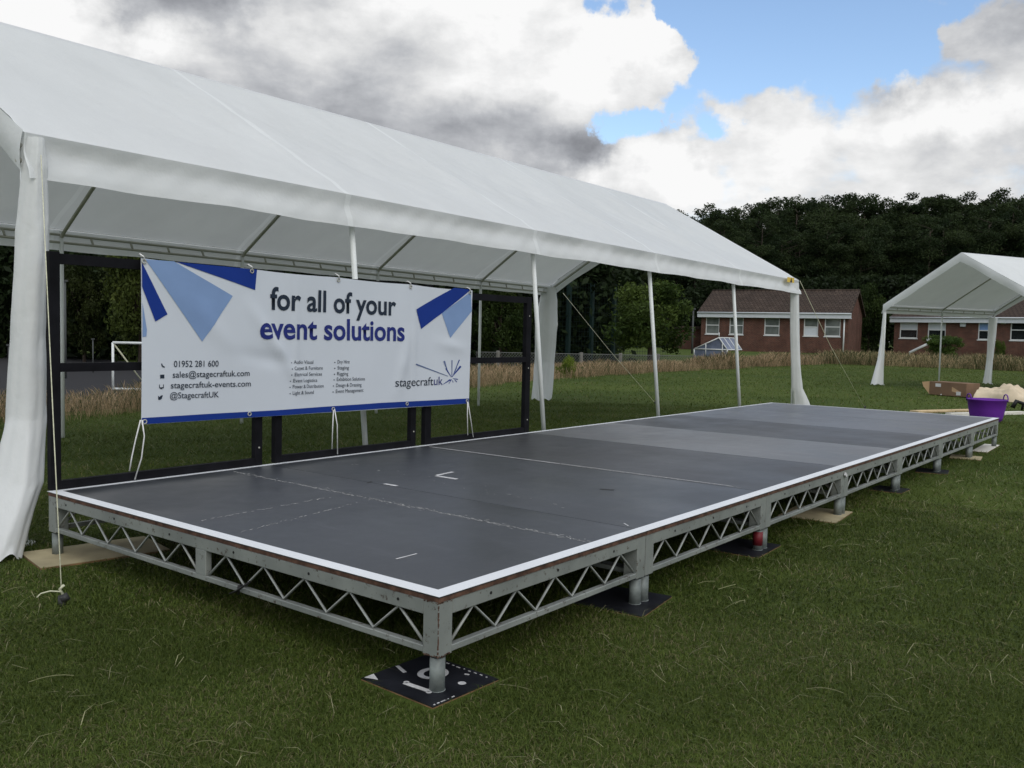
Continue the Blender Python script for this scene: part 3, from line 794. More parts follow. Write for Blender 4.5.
guy([a, a.lerp(g0, .5)+Vector((0, 0, -.02)), g0+Vector((0, 0, .02))], .004, 'thin guy rope at the far back corner of the long marquee')

# ---------------------------------------------------------------- black flat frames on the back edge
YF = 2.4384
def flat_frame(x0, x1, z1l, z1r, label, stile=.047):
    t = thing('scenery_frame', label, 'frame', ((x0+x1)/2, YF+.015, H), 0, 'black frames along the back of the stage')
    y0, y1 = YF-.004, YF+.034; zb = H+.002
    for xa in (x0, x1-stile):
        mb = MB(); z1 = z1l if xa == x0 else z1r
        mb.box((xa, y0, zb), (xa+stile, y1, z1)); mb.build('stile', M['blackframe'], t, bevel=.002)
    def rail(z0, z1, nm):
        mb = MB(); a, b = x0+stile, x1-stile; k = (z1r-z1l)/(x1-x0)
        mb.add([(a, y0+.002, z0), (b, y0+.002, z0), (b, y1-.002, z0), (a, y1-.002, z0), (a, y0+.002, z1), (b, y0+.002, z1), (b, y1-.002, z1), (a, y1-.002, z1)],
               [(3,2,1,0),(4,5,6,7),(0,1,5,4),(1,2,6,5),(2,3,7,6),(3,0,4,7)])
        mb.build(nm, M['blackframe'], t)
    rail(zb, zb+.040, 'bottom_rail'); rail(.845, .885, 'middle_rail'); rail(min(z1l, z1r)-.048, min(z1l, z1r)-.001, 'top_rail')
    for zc in (zb+.1, .8, 1.2):
        mb = MB(); mb.tube([(x1-stile/2, y0-.003, zc), (x1-stile/2, y0-.001, zc)], .005, 8); mb.build('bolt', M['steelpole'], t)
flat_frame(.015, 1.175, 1.395, 1.388, 'black timber frame at the near end of the stage back')
flat_frame(1.262, 2.40, 1.388, 1.378, 'middle black timber frame behind the banner')
flat_frame(2.487, 3.655, 1.378, 1.345, 'black timber frame at the far right end of the banner', .060)

# ---------------------------------------------------------------- banner
YB = YF-.030
TL, TR, BL, BR = on(141, 258, 1, YB), on(472.5, 290.5, 1, YB), on(141, 424.5, 1, YB), on(469.5, 403.5, 1, YB)
bn = thing('banner', 'wide white vinyl banner with blue shapes and event company lettering tied to the black frames', 'banner', ((TL.x+TR.x)/2, YB, BL.z))
def wav(x, z):
    u = (x-TL.x); v = (z-BL.z)
    def crease(x0, z0, x1, z1, w, a):
        dx, dz = x1-x0, z1-z0; l = math.hypot(dx, dz); t = ((u-x0)*dx+(v-z0)*dz)/l/l
        d = ((u-x0)*dz-(v-z0)*dx)/l; e = max(0, 1-abs(t-.5)*1.7)
        return 1.7*a*math.exp(-(d/(w*.8))**2)*e
    s = .006*math.sin(u*4.1+.6)*math.sin(v*3.2+.4)+.003*math.sin(u*9.7+v*5)
    s += crease(.62, .62, 1.02, .12, .045, .014)+crease(.5, .35, 1.0, .28, .05, -.006)+crease(1.85, .5, 1.75, .05, .05, .008)+crease(.05, .8, .6, .3, .06, .006)
    s += .004*math.sin(u*14)*max(0, (v-.62))*3 + crease(.95, .8, .95, .0, .02, .004)+crease(1.9, .8, 1.9, 0, .02, .004)
    s += crease(2.1, .42, 2.45, .36, .05, .006)
    return -s
def bpt(x, z, off=0): return (x, YB+wav(x, z)-off, z)
def bgrid(u, v):
    a = BL.lerp(BR, u); b = TL.lerp(TR, u); p = a.lerp(b, v)
    sc2 = .006*abs(math.sin(u*4*math.pi))*(v > .97)
    return bpt(p.x, p.z-sc2)
vin = M['vinyl'] = mat('banner_vinyl', (.57, .61, .66), .5, var=.03, scale=2, spec=.2)
MB().grid(bgrid, 120, 44).build('banner_sheet', vin, bn)
NAVY = mat('banner_navy_ink', (.010, .035, .22), .6, spec=.12, var=.05); LBLUE = mat('banner_light_blue_ink', (.20, .30, .50), .6, spec=.12, var=.05)
INK = mat('banner_dark_ink', (.022, .032, .05), .6, spec=.12, var=.05); INKB = mat('banner_blue_ink', (.022, .032, .17), .6, spec=.12, var=.05)
def to_banner(bm, name, m, off, sub=0.06):
    """bm holds x,z world coordinates (y ignored); subdivided so that it follows the creases"""
    for _ in range(5):
        es = [e for e in bm.edges if e.calc_length() > sub]
        if not es: break
        bmesh.ops.subdivide_edges(bm, edges=es, cuts=1); bmesh.ops.triangulate(bm, faces=bm.faces[:])
    org = WORLD[bn.name].translation
    for v in bm.verts: v.co = Vector(bpt(v.co.x, v.co.z, off))-org
    me = bpy.data.meshes.new(name); bm.to_mesh(me); bm.free(); me.materials.append(m)
    for p_ in me.polygons: p_.use_smooth = True
    o = bpy.data.objects.new(name, me); COL.objects.link(o); o.parent = bn
    WORLD[o.name] = WORLD[bn.name].copy(); return o
def bpoly(polys, name, m, off=.0022):
    if len(polys) > 1:
        for pl in polys: bpoly([pl], name, m, off)
        return
    bm = bmesh.new()
    for pl in polys:
        vs = []
        for px, py in pl:
            q = on(px, py, 1, YB)
            vs.append(bm.verts.new((q.x, YB, q.z)))
        bm.faces.new(vs)
    bmesh.ops.triangulate(bm, faces=bm.faces[:])
    bmesh.ops.recalc_face_normals(bm, faces=bm.faces[:])
    return to_banner(bm, name, m, off)
def c2(pts, ox, oy, s): return [(ox+x/s, oy+y/s) for x, y in pts]
bpoly([c2([(58, 74), (168, 82), (392, 215), (275, 390)], 130, 240, 3.84), c2([(46, 240), (62, 345), (60, 370), (45, 372)], 130, 240, 3.84),
       c2([(545, 243), (655, 160), (659, 235), (578, 338)], 300, 250, 3.84)], 'light_blue_shape', LBLUE)
bpoly([c2([(176, 84), (488, 114), (480, 192)], 130, 240, 3.84), c2([(45, 86), (62, 120), (142, 285), (95, 313), (45, 180)], 130, 240, 3.84),
       c2([(443, 228), (590, 145), (655, 152), (545, 243), (462, 303)], 300, 250, 3.84)], 'navy_shape', NAVY, .0030)
bpoly([[(141.4, 417.9), (205, 414.0), (276, 410.2), (380, 402.8), (469.4, 398.4), (469.3, 403.4), (380, 408.6), (276, 415.7), (205, 420.2), (141.4, 424.2)]], 'bottom_band', NAVY)

def glyphs(s, bold=0, shear=0):
    c = bpy.data.curves.new('t', 'FONT'); c.body = s; c.size = 1; c.offset = bold; c.resolution_u = 4; c.shear = shear
    o = bpy.data.objects.new('t', c); COL.objects.link(o)
    bpy.context.view_layer.update()
    me = bpy.data.meshes.new_from_object(o.evaluated_get(bpy.context.evaluated_depsgraph_get()))
    bpy.data.objects.remove(o); bpy.data.curves.remove(c)
    bm = bmesh.new(); bm.from_mesh(me); bpy.data.meshes.remove(me)
    return bm
_b = glyphs('l'); ASC = max(v.co.y for v in _b.verts); _b.free()
_b = glyphs('H'); CAP = max(v.co.y for v in _b.verts); _b.free()
def btext(s, x0, y0, x1, y1, hpx, name, m, bold=0.0, ref=None):
    """baseline from pixel (x0,y0) to (x1,y1); ascender hpx tall"""
    bm = glyphs(s, bold); xs = [v.co.x for v in bm.verts]; lo, hi = min(xs), max(xs)
    a, b = on(x0, y0, 1, YB), on(x1, y1, 1, YB)
    hw = on(x0, y0-hpx, 1, YB).z-a.z; hr = on(x1, y1-hpx, 1, YB).z-b.z
    hh = (hw+hr)/2/(ref or ASC)
    for v in bm.verts:
        u = (v.co.x-lo)/(hi-lo); z = a.z+(b.z-a.z)*u+v.co.y*hh; x = a.x+(b.x-a.x)*u
        v.co = (x, YB, z)
    return to_banner(bm, name, m, .0034, .08)
btext('for all of your', 270.4, 309.0, 395, 315.2, 20.2, 'heading_lettering', INK, .021)
btext('event solutions', 259.2, 338.3, 403.2, 340.6, 20.4, 'heading_lettering', INKB, .021)
for s, x0, y0, x1, y1, h in (('01952 281 600', 173, 366.9, 218, 366.4, 6.0), ('sales@stagecraftuk.com', 171.7, 377.6, 249, 375.8, 5.8),
                             ('stagecraftuk-events.com', 169.8, 388.2, 250.3, 386.2, 5.8), ('@StagecraftUK', 169, 398.4, 218.5, 397.2, 5.8)):
    btext(s, x0, y0, x1, y1, h, 'contact_lettering', INK, .004)
o7 = 7.877
for s, xa, xb, ya, yb in (('Audio Visual', 190, 345, 187, 187), ('Carpet & Furniture', 190, 418, 236, 232), ('Electrical Services', 188, 412, 284, 280),
                          ('Event Logistics', 182, 375, 333, 329), ('Power & Distribution', 180, 425, 381, 374), ('Light & Sound', 180, 348, 431, 423),
                          ('Dry Hire', 530, 623, 185, 183), ('Staging', 530, 618, 231, 230), ('Rigging', 528, 612, 278, 277),
                          ('Exhibition Solutions', 525, 742, 322, 317), ('Design & Dressing', 520, 715, 370, 364), ('Event Management', 518, 730, 417, 406)):
    btext(s, 270+xa/o7, 340+ya/o7, 270+xb/o7, 340+yb/o7, 3.4, 'service_lettering', INK, 0)
    bxx = 270+(xa-20)/o7; byy = 340+(ya-8)/o7
    bpoly([[(bxx-.5, byy-.5), (bxx+.5, byy-.5), (bxx+.5, byy+.5), (bxx-.5, byy+.5)]], 'bullet', INK)
btext('stagecraft', 394.6, 386.6, 432.5, 385.0, 8.2, 'logo_lettering', INK, 0)
btext('uk', 433.2, 385.0, 442.4, 384.6, 8.2, 'logo_lettering', INKB, 0)
def stroke(p, q, w0, w1):
    dx, dy = q[0]-p[0], q[1]-p[1]; l = math.hypot(dx, dy); nx, ny = -dy/l, dx/l
    return [(p[0]+nx*w0/2, p[1]+ny*w0/2), (q[0]+nx*w1/2, q[1]+ny*w1/2), (q[0]-nx*w1/2, q[1]-ny*w1/2), (p[0]-nx*w0/2, p[1]-ny*w0/2)]
def lp(x, y): return (380+x/10.24, 350+y/10.24)
bpoly([stroke(lp(735, 278), lp(676, 188), .5, 1.3), stroke(lp(742, 275), lp(832, 166), .5, 1.9), stroke(lp(740, 275), lp(742, 104), .4, .9),
       stroke(lp(748, 270), lp(818, 100), .3, 1.0), stroke(lp(642, 352), lp(722, 304), .3, 1.3), stroke(lp(706, 348), lp(734, 300), .3, .9),
       stroke(lp(750, 292), lp(803, 300), .4, .9), stroke(lp(768, 302), lp(790, 328), .3, .9), stroke(lp(744, 308), lp(752, 332), .3, .8)], 'logo_burst', NAVY)
bpoly([stroke(lp(698, 268), lp(355, 144), .5, 1.3), stroke(lp(690, 205), lp(658, 112), .6, 1.9), stroke(lp(752, 262), lp(790, 180), .3, 1.1)], 'logo_burst', mat('banner_grey_blue_ink', (.10, .14, .27), .45), .0026)
# little icons beside the contact lines
bpoly([[(160.2, 363.6), (161.2, 363.4), (161.6, 364.8), (162.6, 366.0), (163.9, 366.5), (163.8, 367.5), (162.2, 367.4), (160.6, 365.8)],
       [(159.2, 374.6), (163.4, 374.4), (163.4, 378.2), (159.2, 378.4)],
       [(158.2, 384.4), (158.9, 384.4), (158.9, 387.2), (162.1, 387.1), (162.1, 384.3), (162.8, 384.3), (162.8, 388.0), (161.4, 388.1), (161.6, 389.0), (159.6, 389.0), (159.8, 388.1), (158.2, 388.1)],
       [(157.2, 395.6), (158.6, 396.8), (159.4, 395.9), (161.0, 395.0), (162.0, 395.6), (161.3, 396.6), (160.9, 398.4), (159.2, 399.8), (157.3, 399.4), (158.2, 398.7), (157.4, 397.6)]], 'contact_icon', INK)
# eyelets, ties
def tie(px, py, up=True):
    q = on(px, py, 1, YB); mb = MB()
    n = 14; mb.tube([(q.x+.010*math.cos(2*math.pi*i/n), YB-.006+wav(q.x, q.z), q.z-.012*(1 if up else -1)+.010*math.sin(2*math.pi*i/n)) for i in range(n+1)], .0028, 6)
    mb.build('eyelet', M['steelpole'], bn)
    if up:
        mb = MB(); mb.tube([(q.x, YB-.008, q.z-.008), (q.x-.006, YB-.012, q.z+.012), (q.x-.014, YB+.01, q.z+.024), (q.x-.006, YB+.03, q.z+.02)], .0032, 6)
        mb.tube([(q.x-.004, YB-.012, q.z+.006), (q.x-.02, YB-.012, q.z+.018)], .003, 6); mb.build('tie', M['cord'], bn)
for px, py in ((143.5, 259), (251.5, 269), (338.5, 278), (410, 285), (469.5, 291)): tie(px, py)
for px, py in ((144, 424), (249, 416), (333, 411), (406.5, 405.5), (467, 402.5)): tie(px, py, False)
def cordline(pxs, ys):
    mb = MB(); pts = [on(px, py, 1, y) for (px, py), y in zip(pxs, ys)]; mb.tube(pts, .0033, 7); mb.build('bottom_tie', M['cord'], bn)
cordline([(140.5, 420), (135.5, 440), (131.6, 458), (129.4, 471)], (2.40, 2.41, 2.42, 2.425))
cordline([(142, 420), (144.3, 436), (141.5, 458), (134.8, 479.5)], (2.40, 2.38, 2.40, 2.43))
cordline([(333.5, 410), (332.6, 428), (332, 449)], (2.40, 2.41, 2.425))
cordline([(334.5, 409), (337.2, 425), (337.5, 454)], (2.40, 2.39, 2.43))
cordline([(467.5, 402), (467.4, 418), (467.8, 435)], (2.40, 2.41, 2.425))
cordline([(468, 402), (470.5, 418), (473.2, 437)], (2.40, 2.41, 2.43))

# ---------------------------------------------------------------- clutter at the far end
c = on(986, 421, 2, 0)
tr = thing('tub', 'purple flexible plastic tub with two handles on the grass beyond the stage corner', 'tub', c)
mb = MB(); n = 40
prof = [(.19, .0), (.205, .06), (.225, .16), (.245, .285), (.256, .292), (.256, .302), (.243, .302), (.21, .16), (.16, .012)]
vs = [(r_*math.cos(2*math.pi*k/n)*(1+.03*math.cos(4*math.pi*k/n)), r_*math.sin(2*math.pi*k/n), z) for r_, z in prof for k in range(n)]
fs = [(i*n+k, i*n+(k+1) % n, (i+1)*n+(k+1) % n, (i+1)*n+k) for i in range(len(prof)-1) for k in range(n)] + [tuple(range(n))[::-1], tuple((len(prof)-1)*n+k for k in range(n))]
mb.add(vs, fs, True); mb.build('bucket', M['plastic_purple'], tr, local=True)
for a in (R(-60), R(122)):
    hx, hy = .225*math.cos(a), .225*math.sin(a); tx, ty = -math.sin(a), math.cos(a); mb = MB()
    mb.tube([(hx*1.06+tx*.08*s, hy*1.06+ty*.08*s, z) for s, z in ((-1, .27), (-.95, .325), (-.6, .36), (0, .37), (.6, .36), (.95, .325), (1, .27))], .008, 8)
    mb.build('handle', M['plastic_purple'], tr, local=True)

def frame_from(pxl, pxr, base):  # helper: width vector on ground
    a = on(*pxl, 2, base); b = on(*pxr, 2, base); return a, b
a, b = frame_from((929, 394.5), (966, 397.5), 0)
d = (b-a); ln = d.length; rz = math.atan2(d.y, d.x)
bx = thing('cardboard_box', 'long brown cardboard box with white labels lying on the grass near the small marquee', 'box', a, rz)
mb = MB(); mb.box((0, 0, .003), (ln, .42, .27)); mb.build('carton', M['card'], bx, local=True, bevel=.006)
mb = MB(); mb.add([(-.003, -.002, .02), (-.10, -.06, .17), (-.12, -.07, .25), (-.003, -.002, .27), (.0, .004, .02), (-.10, -.055, .17), (-.12, -.065, .25), (.0, .004, .27)], [(0, 1, 2, 3), (7, 6, 5, 4), (0, 4, 5, 1), (1, 5, 6, 2), (2, 6, 7, 3)]); mb.build('flap', M['card_in'], bx, local=True)
mb = MB(); mb.box((ln*.17, -.004, .17), (ln*.32, -.001, .235)); mb.build('label', M['sticker'], bx, local=True)
mb = MB(); mb.box((ln*.74, -.005, .03), (ln*.86, -.002, .10)); mb.build('label', M['sticker'], bx, local=True)
mb = MB(); mb.add([(ln*.62, -.003, .19), (ln*.9, -.003, .08), (ln*.78, -.003, .07), (ln*.62, -.003, .10)], [(3, 2, 1, 0)]); mb.build('torn_patch', M['card_in'], bx, local=True)
mb = MB(); mb.box((ln*.32, -.005, .012), (ln*.355, -.002, .03)); mb.build('tape_strip', M['sticker'], bx, local=True)

# beige sheet heaped up behind the tub
a = on(972, 400, 2, 0); b = on(1040, 404, 2, 0); dv = (b-a); ln = dv.length; dn = dv.normalized(); pn_ = Vector((-dn.y, dn.x, 0))
def heap(u, v):
    e = 1-(2*abs(v-.5))**4
    top = np.interp(u, [0, .03, .30, .40, .55, .72, 1], [.10, .21, .22, .29, .30, .17, .02])
    f = lambda k, a_, o_: abs(((u*k*math.cos(a_)+v*k*math.sin(a_)+o_) % 1)-.5)*2
    r_ = .45*f(3.1, .5, .2)+.30*f(5.3, -.9, .6)+.25*f(9.7, 1.4, .1)
    h = top*max(0, e)**.5*(.72+.42*r_)
    p_ = a+dn*(u*ln)+pn_*(v*.9+.06*math.sin(u*9))
    if min(u, 1-u, v, 1-v) <= 0: h = .002
    return (p_.x, p_.y, .004+h)
mb = MB().grid(heap, 90, 60, smooth=True)
single(mb, 'dust_sheet', M['cloth'], 'crumpled beige canvas sheet heaped on the grass beside the cardboard box', 'sheet', a)

a = on(914, 411.5, 2, .02); b = on(1000, 409.5, 2, .02)
def plank(a, b, w, th, name, m, label):
    d = b-a; mb = MB(); mb.obox(((a.x+b.x)/2, (a.y+b.y)/2, th/2+.004), (d.length, w, th), math.atan2(d.y, d.x)); return single(mb, name, m, label, 'plank', (a.x, a.y, 0), 'boards lying beyond the stage', bevel=.003)
plank(a, b, .16, .03, 'plank', M['plankwood'], 'pale timber plank lying on the grass behind the purple tub')
a = on(948, 415, 2, .02); b = on(1022, 413.2, 2, .02)
plank(a, b, .10, .045, 'plank', M['plankwhite'], 'whitish batten lying on the grass to the right of the purple tub')
a = on(1016, 411, 2, .0)
mb = MB(); mb.tube([a+Vector((-.02, .05, .05)), a+Vector((.0, .0, .16)), a+Vector((.07, -.05, .13)), a+Vector((.16, -.12, .10)), a+Vector((.3, -.22, .02))], .035, 10, .02)
mb.tube([a+Vector((.1, -.08, .11)), a+Vector((.2, -.05, .0))], .02, 8)
single(mb, 'cable_coil', M['black'], 'black cable lying over the end of the white batten', 'cable', a)

# ---------------------------------------------------------------- buildings
def brick_mat():
    m, nt, b = node_mat('red_brick_wall')
    tc = nt.nodes.new('ShaderNodeTexCoord'); sp = nt.nodes.new('ShaderNodeSeparateXYZ'); cb = nt.nodes.new('ShaderNodeCombineXYZ')
    ad = nt.nodes.new('ShaderNodeMath'); ad.operation = 'ADD'
    nt.links.new(tc.outputs['Object'], sp.inputs[0]); nt.links.new(sp.outputs[0], ad.inputs[0]); nt.links.new(sp.outputs[1], ad.inputs[1])
    nt.links.new(ad.outputs[0], cb.inputs[0]); nt.links.new(sp.outputs[2], cb.inputs[1])
    br = nt.nodes.new('ShaderNodeTexBrick'); nt.links.new(cb.outputs[0], br.inputs['Vector'])
    br.inputs['Color1'].default_value = (.108, .043, .032, 1); br.inputs['Color2'].default_value = (.068, .031, .026, 1); br.inputs['Mortar'].default_value = (.17, .13, .10, 1)
    br.inputs['Scale'].default_value = 1; br.inputs['Brick Width'].default_value = .225; br.inputs['Row Height'].default_value = .075; br.inputs['Mortar Size'].default_value = .008
    n = ramp(nt, noise(nt, 1.1, 6, .6), [(.3, (.7, .7, .7)), (.7, (1.25, 1.2, 1.2))])
    mx = nt.nodes.new('ShaderNodeMix'); mx.data_type = 'RGBA'; mx.blend_type = 'MULTIPLY'; mx.inputs[0].default_value = 1
    nt.links.new(br.outputs['Color'], mx.inputs[6]); nt.links.new(n, mx.inputs[7]); nt.links.new(mx.outputs[2], b.inputs['Base Color'])
    b.inputs['Roughness'].default_value = .95; b.inputs['Specular IOR Level'].default_value = .1
    return m
def tile_mat():
    m, nt, b = node_mat('brown_roof_tiles')
    w_ = nt.nodes.new('ShaderNodeTexBrick'); tc = nt.nodes.new('ShaderNodeTexCoord'); nt.links.new(tc.outputs['Object'], w_.inputs['Vector'])
    w_.inputs['Color1'].default_value = (.068, .053, .044, 1); w_.inputs['Color2'].default_value = (.050, .038, .031, 1); w_.inputs['Mortar'].default_value = (.018, .014, .013, 1)
    w_.inputs['Scale'].default_value = 1; w_.inputs['Brick Width'].default_value = .32; w_.inputs['Row Height'].default_value = .33; w_.inputs['Mortar Size'].default_value = .028
    n = ramp(nt, noise(nt, .8, 6, .65), [(.3, (.75, .75, .75)), (.7, (1.3, 1.25, 1.2))])
    mx = nt.nodes.new('ShaderNodeMix'); mx.data_type = 'RGBA'; mx.blend_type = 'MULTIPLY'; mx.inputs[0].default_value = 1
    nt.links.new(w_.outputs['Color'], mx.inputs[6]); nt.links.new(n, mx.inputs[7]); nt.links.new(mx.outputs[2], b.inputs['Base Color'])
    b.inputs['Roughness'].default_value = .95; b.inputs['Specular IOR Level'].default_value = .1
    return m
M['brick'] = brick_mat(); M['tiles'] = tile_mat()
M['upvc'] = mat('white_window_frame', (.62, .64, .64), .4, var=.04)
M['fascia'] = mat('white_fascia', (.52, .55, .58), .5, var=.06)
def glass(name, c, r=.08):
    m, nt, b = node_mat(name); nt.links.new(ramp(nt, noise(nt, 1.5, 3), [(.35, tuple(x*.6 for x in c)), (.65, c)]), b.inputs['Base Color'])
    b.inputs['Roughness'].default_value = r; b.inputs['Specular IOR Level'].default_value = .8; return m
M['glass_pale'] = glass('pale_reflecting_glass', (.17, .19, .18)); M['glass_dark'] = glass('dark_glass', (.02, .024, .026)); M['panel'] = mat('white_blind', (.52, .56, .60), .6, var=.04)  # pale pane colour has the reflection in the glass painted in
M['blind_blue'] = mat('pale_blue_blind', (.20, .32, .58), .6, var=.1)
M['glass_gh'] = glass('greenhouse_glass', (.16, .19, .27), .15)

def building(name, label, pl, pr, dl, dr, base, eave, rise, depth, wins, extra=None, wtop=2.75, wbot=1.28, over=.35):
    """facade from pixel column pl (depth dl) to pr (depth dr), seen from the stage"""
    a = deep(pl, 345, dl); b = deep(pr, 345, dr); a.z = base; b.z = base
    d = b-a; L_ = d.length; rz = math.atan2(d.y, d.x)
    t = thing(name, label, 'building', a, rz)
    inv = (Matrix.Translation(a) @ Matrix.Rotation(rz, 4, 'Z')).inverted()
    def lx(px):  # local x of a pixel column on the facade plane
        r_ = inv.to_3x3() @ Vector(ray(px, 345)); o_ = inv @ Vector(CP); return (o_ - r_*(o_.y/r_.y)).x
    hE = eave-base
    # wall with openings
    xs = [0.0]; spans = []
    for w_ in wins: spans.append((lx(w_[0]), lx(w_[1])))
    z0w, z1w = wbot-base, wtop-base
    mb = MB(); cur = 0
    th = .28
    for s0, s1 in spans:
        mb.box((cur, 0, 0), (s0, th, hE)); mb.box((s0, 0, 0), (s1, th, z0w)); mb.box((s0, 0, z1w), (s1, th, hE)); cur = s1
    mb.box((cur, 0, 0), (L_, th, hE))
    mb.box((0, depth-th, 0), (L_, depth, hE))
    for x0 in (0, L_-th):
        mb.add([(x0, th, 0), (x0+th, th, 0), (x0+th, depth-th, 0), (x0, depth-th, 0), (x0, th, hE), (x0+th, th, hE), (x0+th, depth-th, hE), (x0, depth-th, hE)],
               [(3,2,1,0),(4,5,6,7),(0,1,5,4),(1,2,6,5),(2,3,7,6),(3,0,4,7)])
        mb.add([(x0, 0, hE), (x0+th, 0, hE), (x0+th, depth, hE), (x0, depth, hE), (x0, depth/2, hE+rise-.05), (x0+th, depth/2, hE+rise-.05)],
               [(0, 3, 2, 1), (0, 1, 5, 4), (2, 3, 4, 5), (0, 4, 3), (1, 2, 5)])
    mb.build('wall', M['brick'], t, local=True)
    mb = MB(); o = over; g_ = .25; tk = .14; k = rise/(depth/2)
    for s, y0 in ((1, -o), (-1, depth+o)):
        ze = hE-k*o+.12
        ym = depth/2
        vs = [(-g_, y0, ze), (L_+g_, y0, ze), (L_+g_, ym, hE+rise+.12), (-g_, ym, hE+rise+.12)]
        vs2 = [(x, y, z-tk) for x, y, z in vs]
        f = [(0,1,2,3),(7,6,5,4),(0,4,5,1),(1,5,6,2),(2,6,7,3),(3,7,4,0)]
        mb.add(vs+vs2, f if s > 0 else [tuple(reversed(q_)) for q_ in f])
    rf = mb.build('roof', M['tiles'], t, local=True)
    mb = MB(); mb.tube([(-g_, depth/2, hE+rise+.12), (L_+g_, depth/2, hE+rise+.12)], .1, 8); mb.build('ridge_tiles', M['tiles'], rf, local=True)
    mb = MB(); mb.box((-g_, -o-.03, hE-k*o-.33), (L_+g_, -o+.0, hE-k*o+.10)); mb.box((-g_, -o+.001, hE-k*o-.34), (L_+g_, -.002, hE-k*o-.30)); mb.build('fascia_board', M['fascia'], rf, local=True)
    mb = MB(); mb.tube([(-g_, -o-.09, hE-k*o+.06), (L_+g_, -o-.09, hE-k*o+.06)], .055, 10); mb.build('gutter', M['fascia'], rf, local=True)
    for (s0, s1), w_ in zip(spans, wins):
        up, lo = w_[2], w_[3]; fr = .075; y = .06; zm = z0w+(z1w-z0w)*w_[4]
        mb = MB()
        mb.box((s0, y, z0w), (s0+fr, y+.07, z1w)); mb.box((s1-fr, y, z0w), (s1, y+.07, z1w))
        mb.box((s0+fr, y, z0w), (s1-fr, y+.07, z0w+fr)); mb.box((s0+fr, y, z1w-fr), (s1-fr, y+.07, z1w)); mb.box((s0+fr, y, zm-fr/2), (s1-fr, y+.07, zm+fr/2))
        wn_ = mb.build('window', M['upvc'], t, local=True)
        mb = MB(); mb.box((s0-.05, -.05, z0w-.07), (s1+.05, y, z0w-.001)); mb.build('sill', M['upvc'], wn_, local=True)
        mb = MB(); mb.box((s0+fr, y+.03, z0w+fr), (s1-fr, y+.04, zm-fr/2)); mb.build('lower_pane', lo, wn_, local=True)
        mb = MB(); mb.box((s0+fr, y+.03, zm+fr/2), (s1-fr, y+.04, z1w-fr)); mb.build('upper_pane', up, wn_, local=True)
    return t, inv, lx, L_, hE
GP, GD, PN, BB = M['glass_pale'], M['glass_dark'], M['panel'], M['blind_blue']
b1, inv1, lx1, L1, hE1 = building('brick_building', 'single storey red brick building with brown tiled roof and five white windows', 700.5, 847.5, 77.5, 71.8, -.15, 3.22, 1.85, 8.0,
    [(705, 718.6, GP, GP, .52), (728.7, 742.7, GP, GP, .52), (763.6, 778.8, GP, GP, .52), (803, 817.5, GP, PN, .5), (823.8, 839.8, GP, GP, .52)], wtop=2.76, wbot=1.30)
mb = MB(); x = lx1(843.5); mb.tube([(x, -.10, 2.85), (x, -.08, .1)], .06, 8); mb.build('drainpipe', M['upvc'], b1, local=True)
mb = MB(); mb.tube([(L1+.08, .5, hE1-.4), (L1+.08, .5, hE1+.3)], .04, 8); mb.tube([(L1+.08, .5, hE1-.4), (L1+.08, -.3, hE1-.4)], .04, 8); mb.build('drainpipe', M['upvc'], b1, local=True)
b2, inv2, lx2, L2, hE2 = building('brick_building', 'red brick building with blinds in its windows seen through the small marquee', 893.5, 1075, 76, 66.5, -.15, 3.10, 1.75, 8.0,
    [(899, 916.8, PN, GD, .5), (927, 945, PN, GD, .5), (977.3, 995, BB, GD, .5), (1009.5, 1027, GD, GD, .55), (1046, 1063, GD, GD, .55)], wtop=2.74, wbot=1.30)
mb = MB(); mb.box((lx2(959.5), -.14, 2.45), (lx2(965), -.002, 2.95)); mb.build('wall_box', M['fascia'], b2, local=True, bevel=.02)
mb = MB(); mb.box((lx2(1000), -.1, 2.7), (lx2(1005), -.002, 2.9)); mb.build('wall_lamp', M['fascia'], b2, local=True, bevel=.02)
# low dark outbuilding left of the first building
a = deep(688, 345, 80); a.z = -.2
mb = MB(); b_ = thing('outbuilding', 'low dark brick outbuilding at the left end of the first brick building', 'outbuilding', a, math.atan2(-.78, .62))
mb.box((-.5, 0, 0), (2.4, 4, 1.9)); mb.build('wall', M['brick'], b_, local=True); mb = MB(); mb.box((-.7, -.2, 1.9), (2.5, 4.2, 2.15)); mb.build('roof', M['tiles'], b_, local=True)

# sloping handrail and wooden rail in front of the second building
a, b = deep(909.5, 352.7, 62), deep(927.8, 343.8, 62)
mb = MB(); mb.tube([a, b, deep(928, 339.5, 62)], .09, 8); mb.tube([a, (a.x, a.y, -.12)], .05, 8)
single(mb, 'handrail', M['upvc'], 'white sloping handrail against the wall left of the shrub', 'handrail', (a.x, a.y, -.1))
a, b = deep(1008, 364.5, 50), deep(1060, 366, 50)
mb = MB(); mb.tube([a, b], .05, 8)
for t_ in (0.02, .35, .7, .98): q = a.lerp(b, t_); mb.tube([q, (q.x, q.y, -.12)], .04, 8)
single(mb, 'rail', M['plankwhite'], 'low pale rail in the long grass at the right edge', 'rail', (a.x, a.y, -.1))

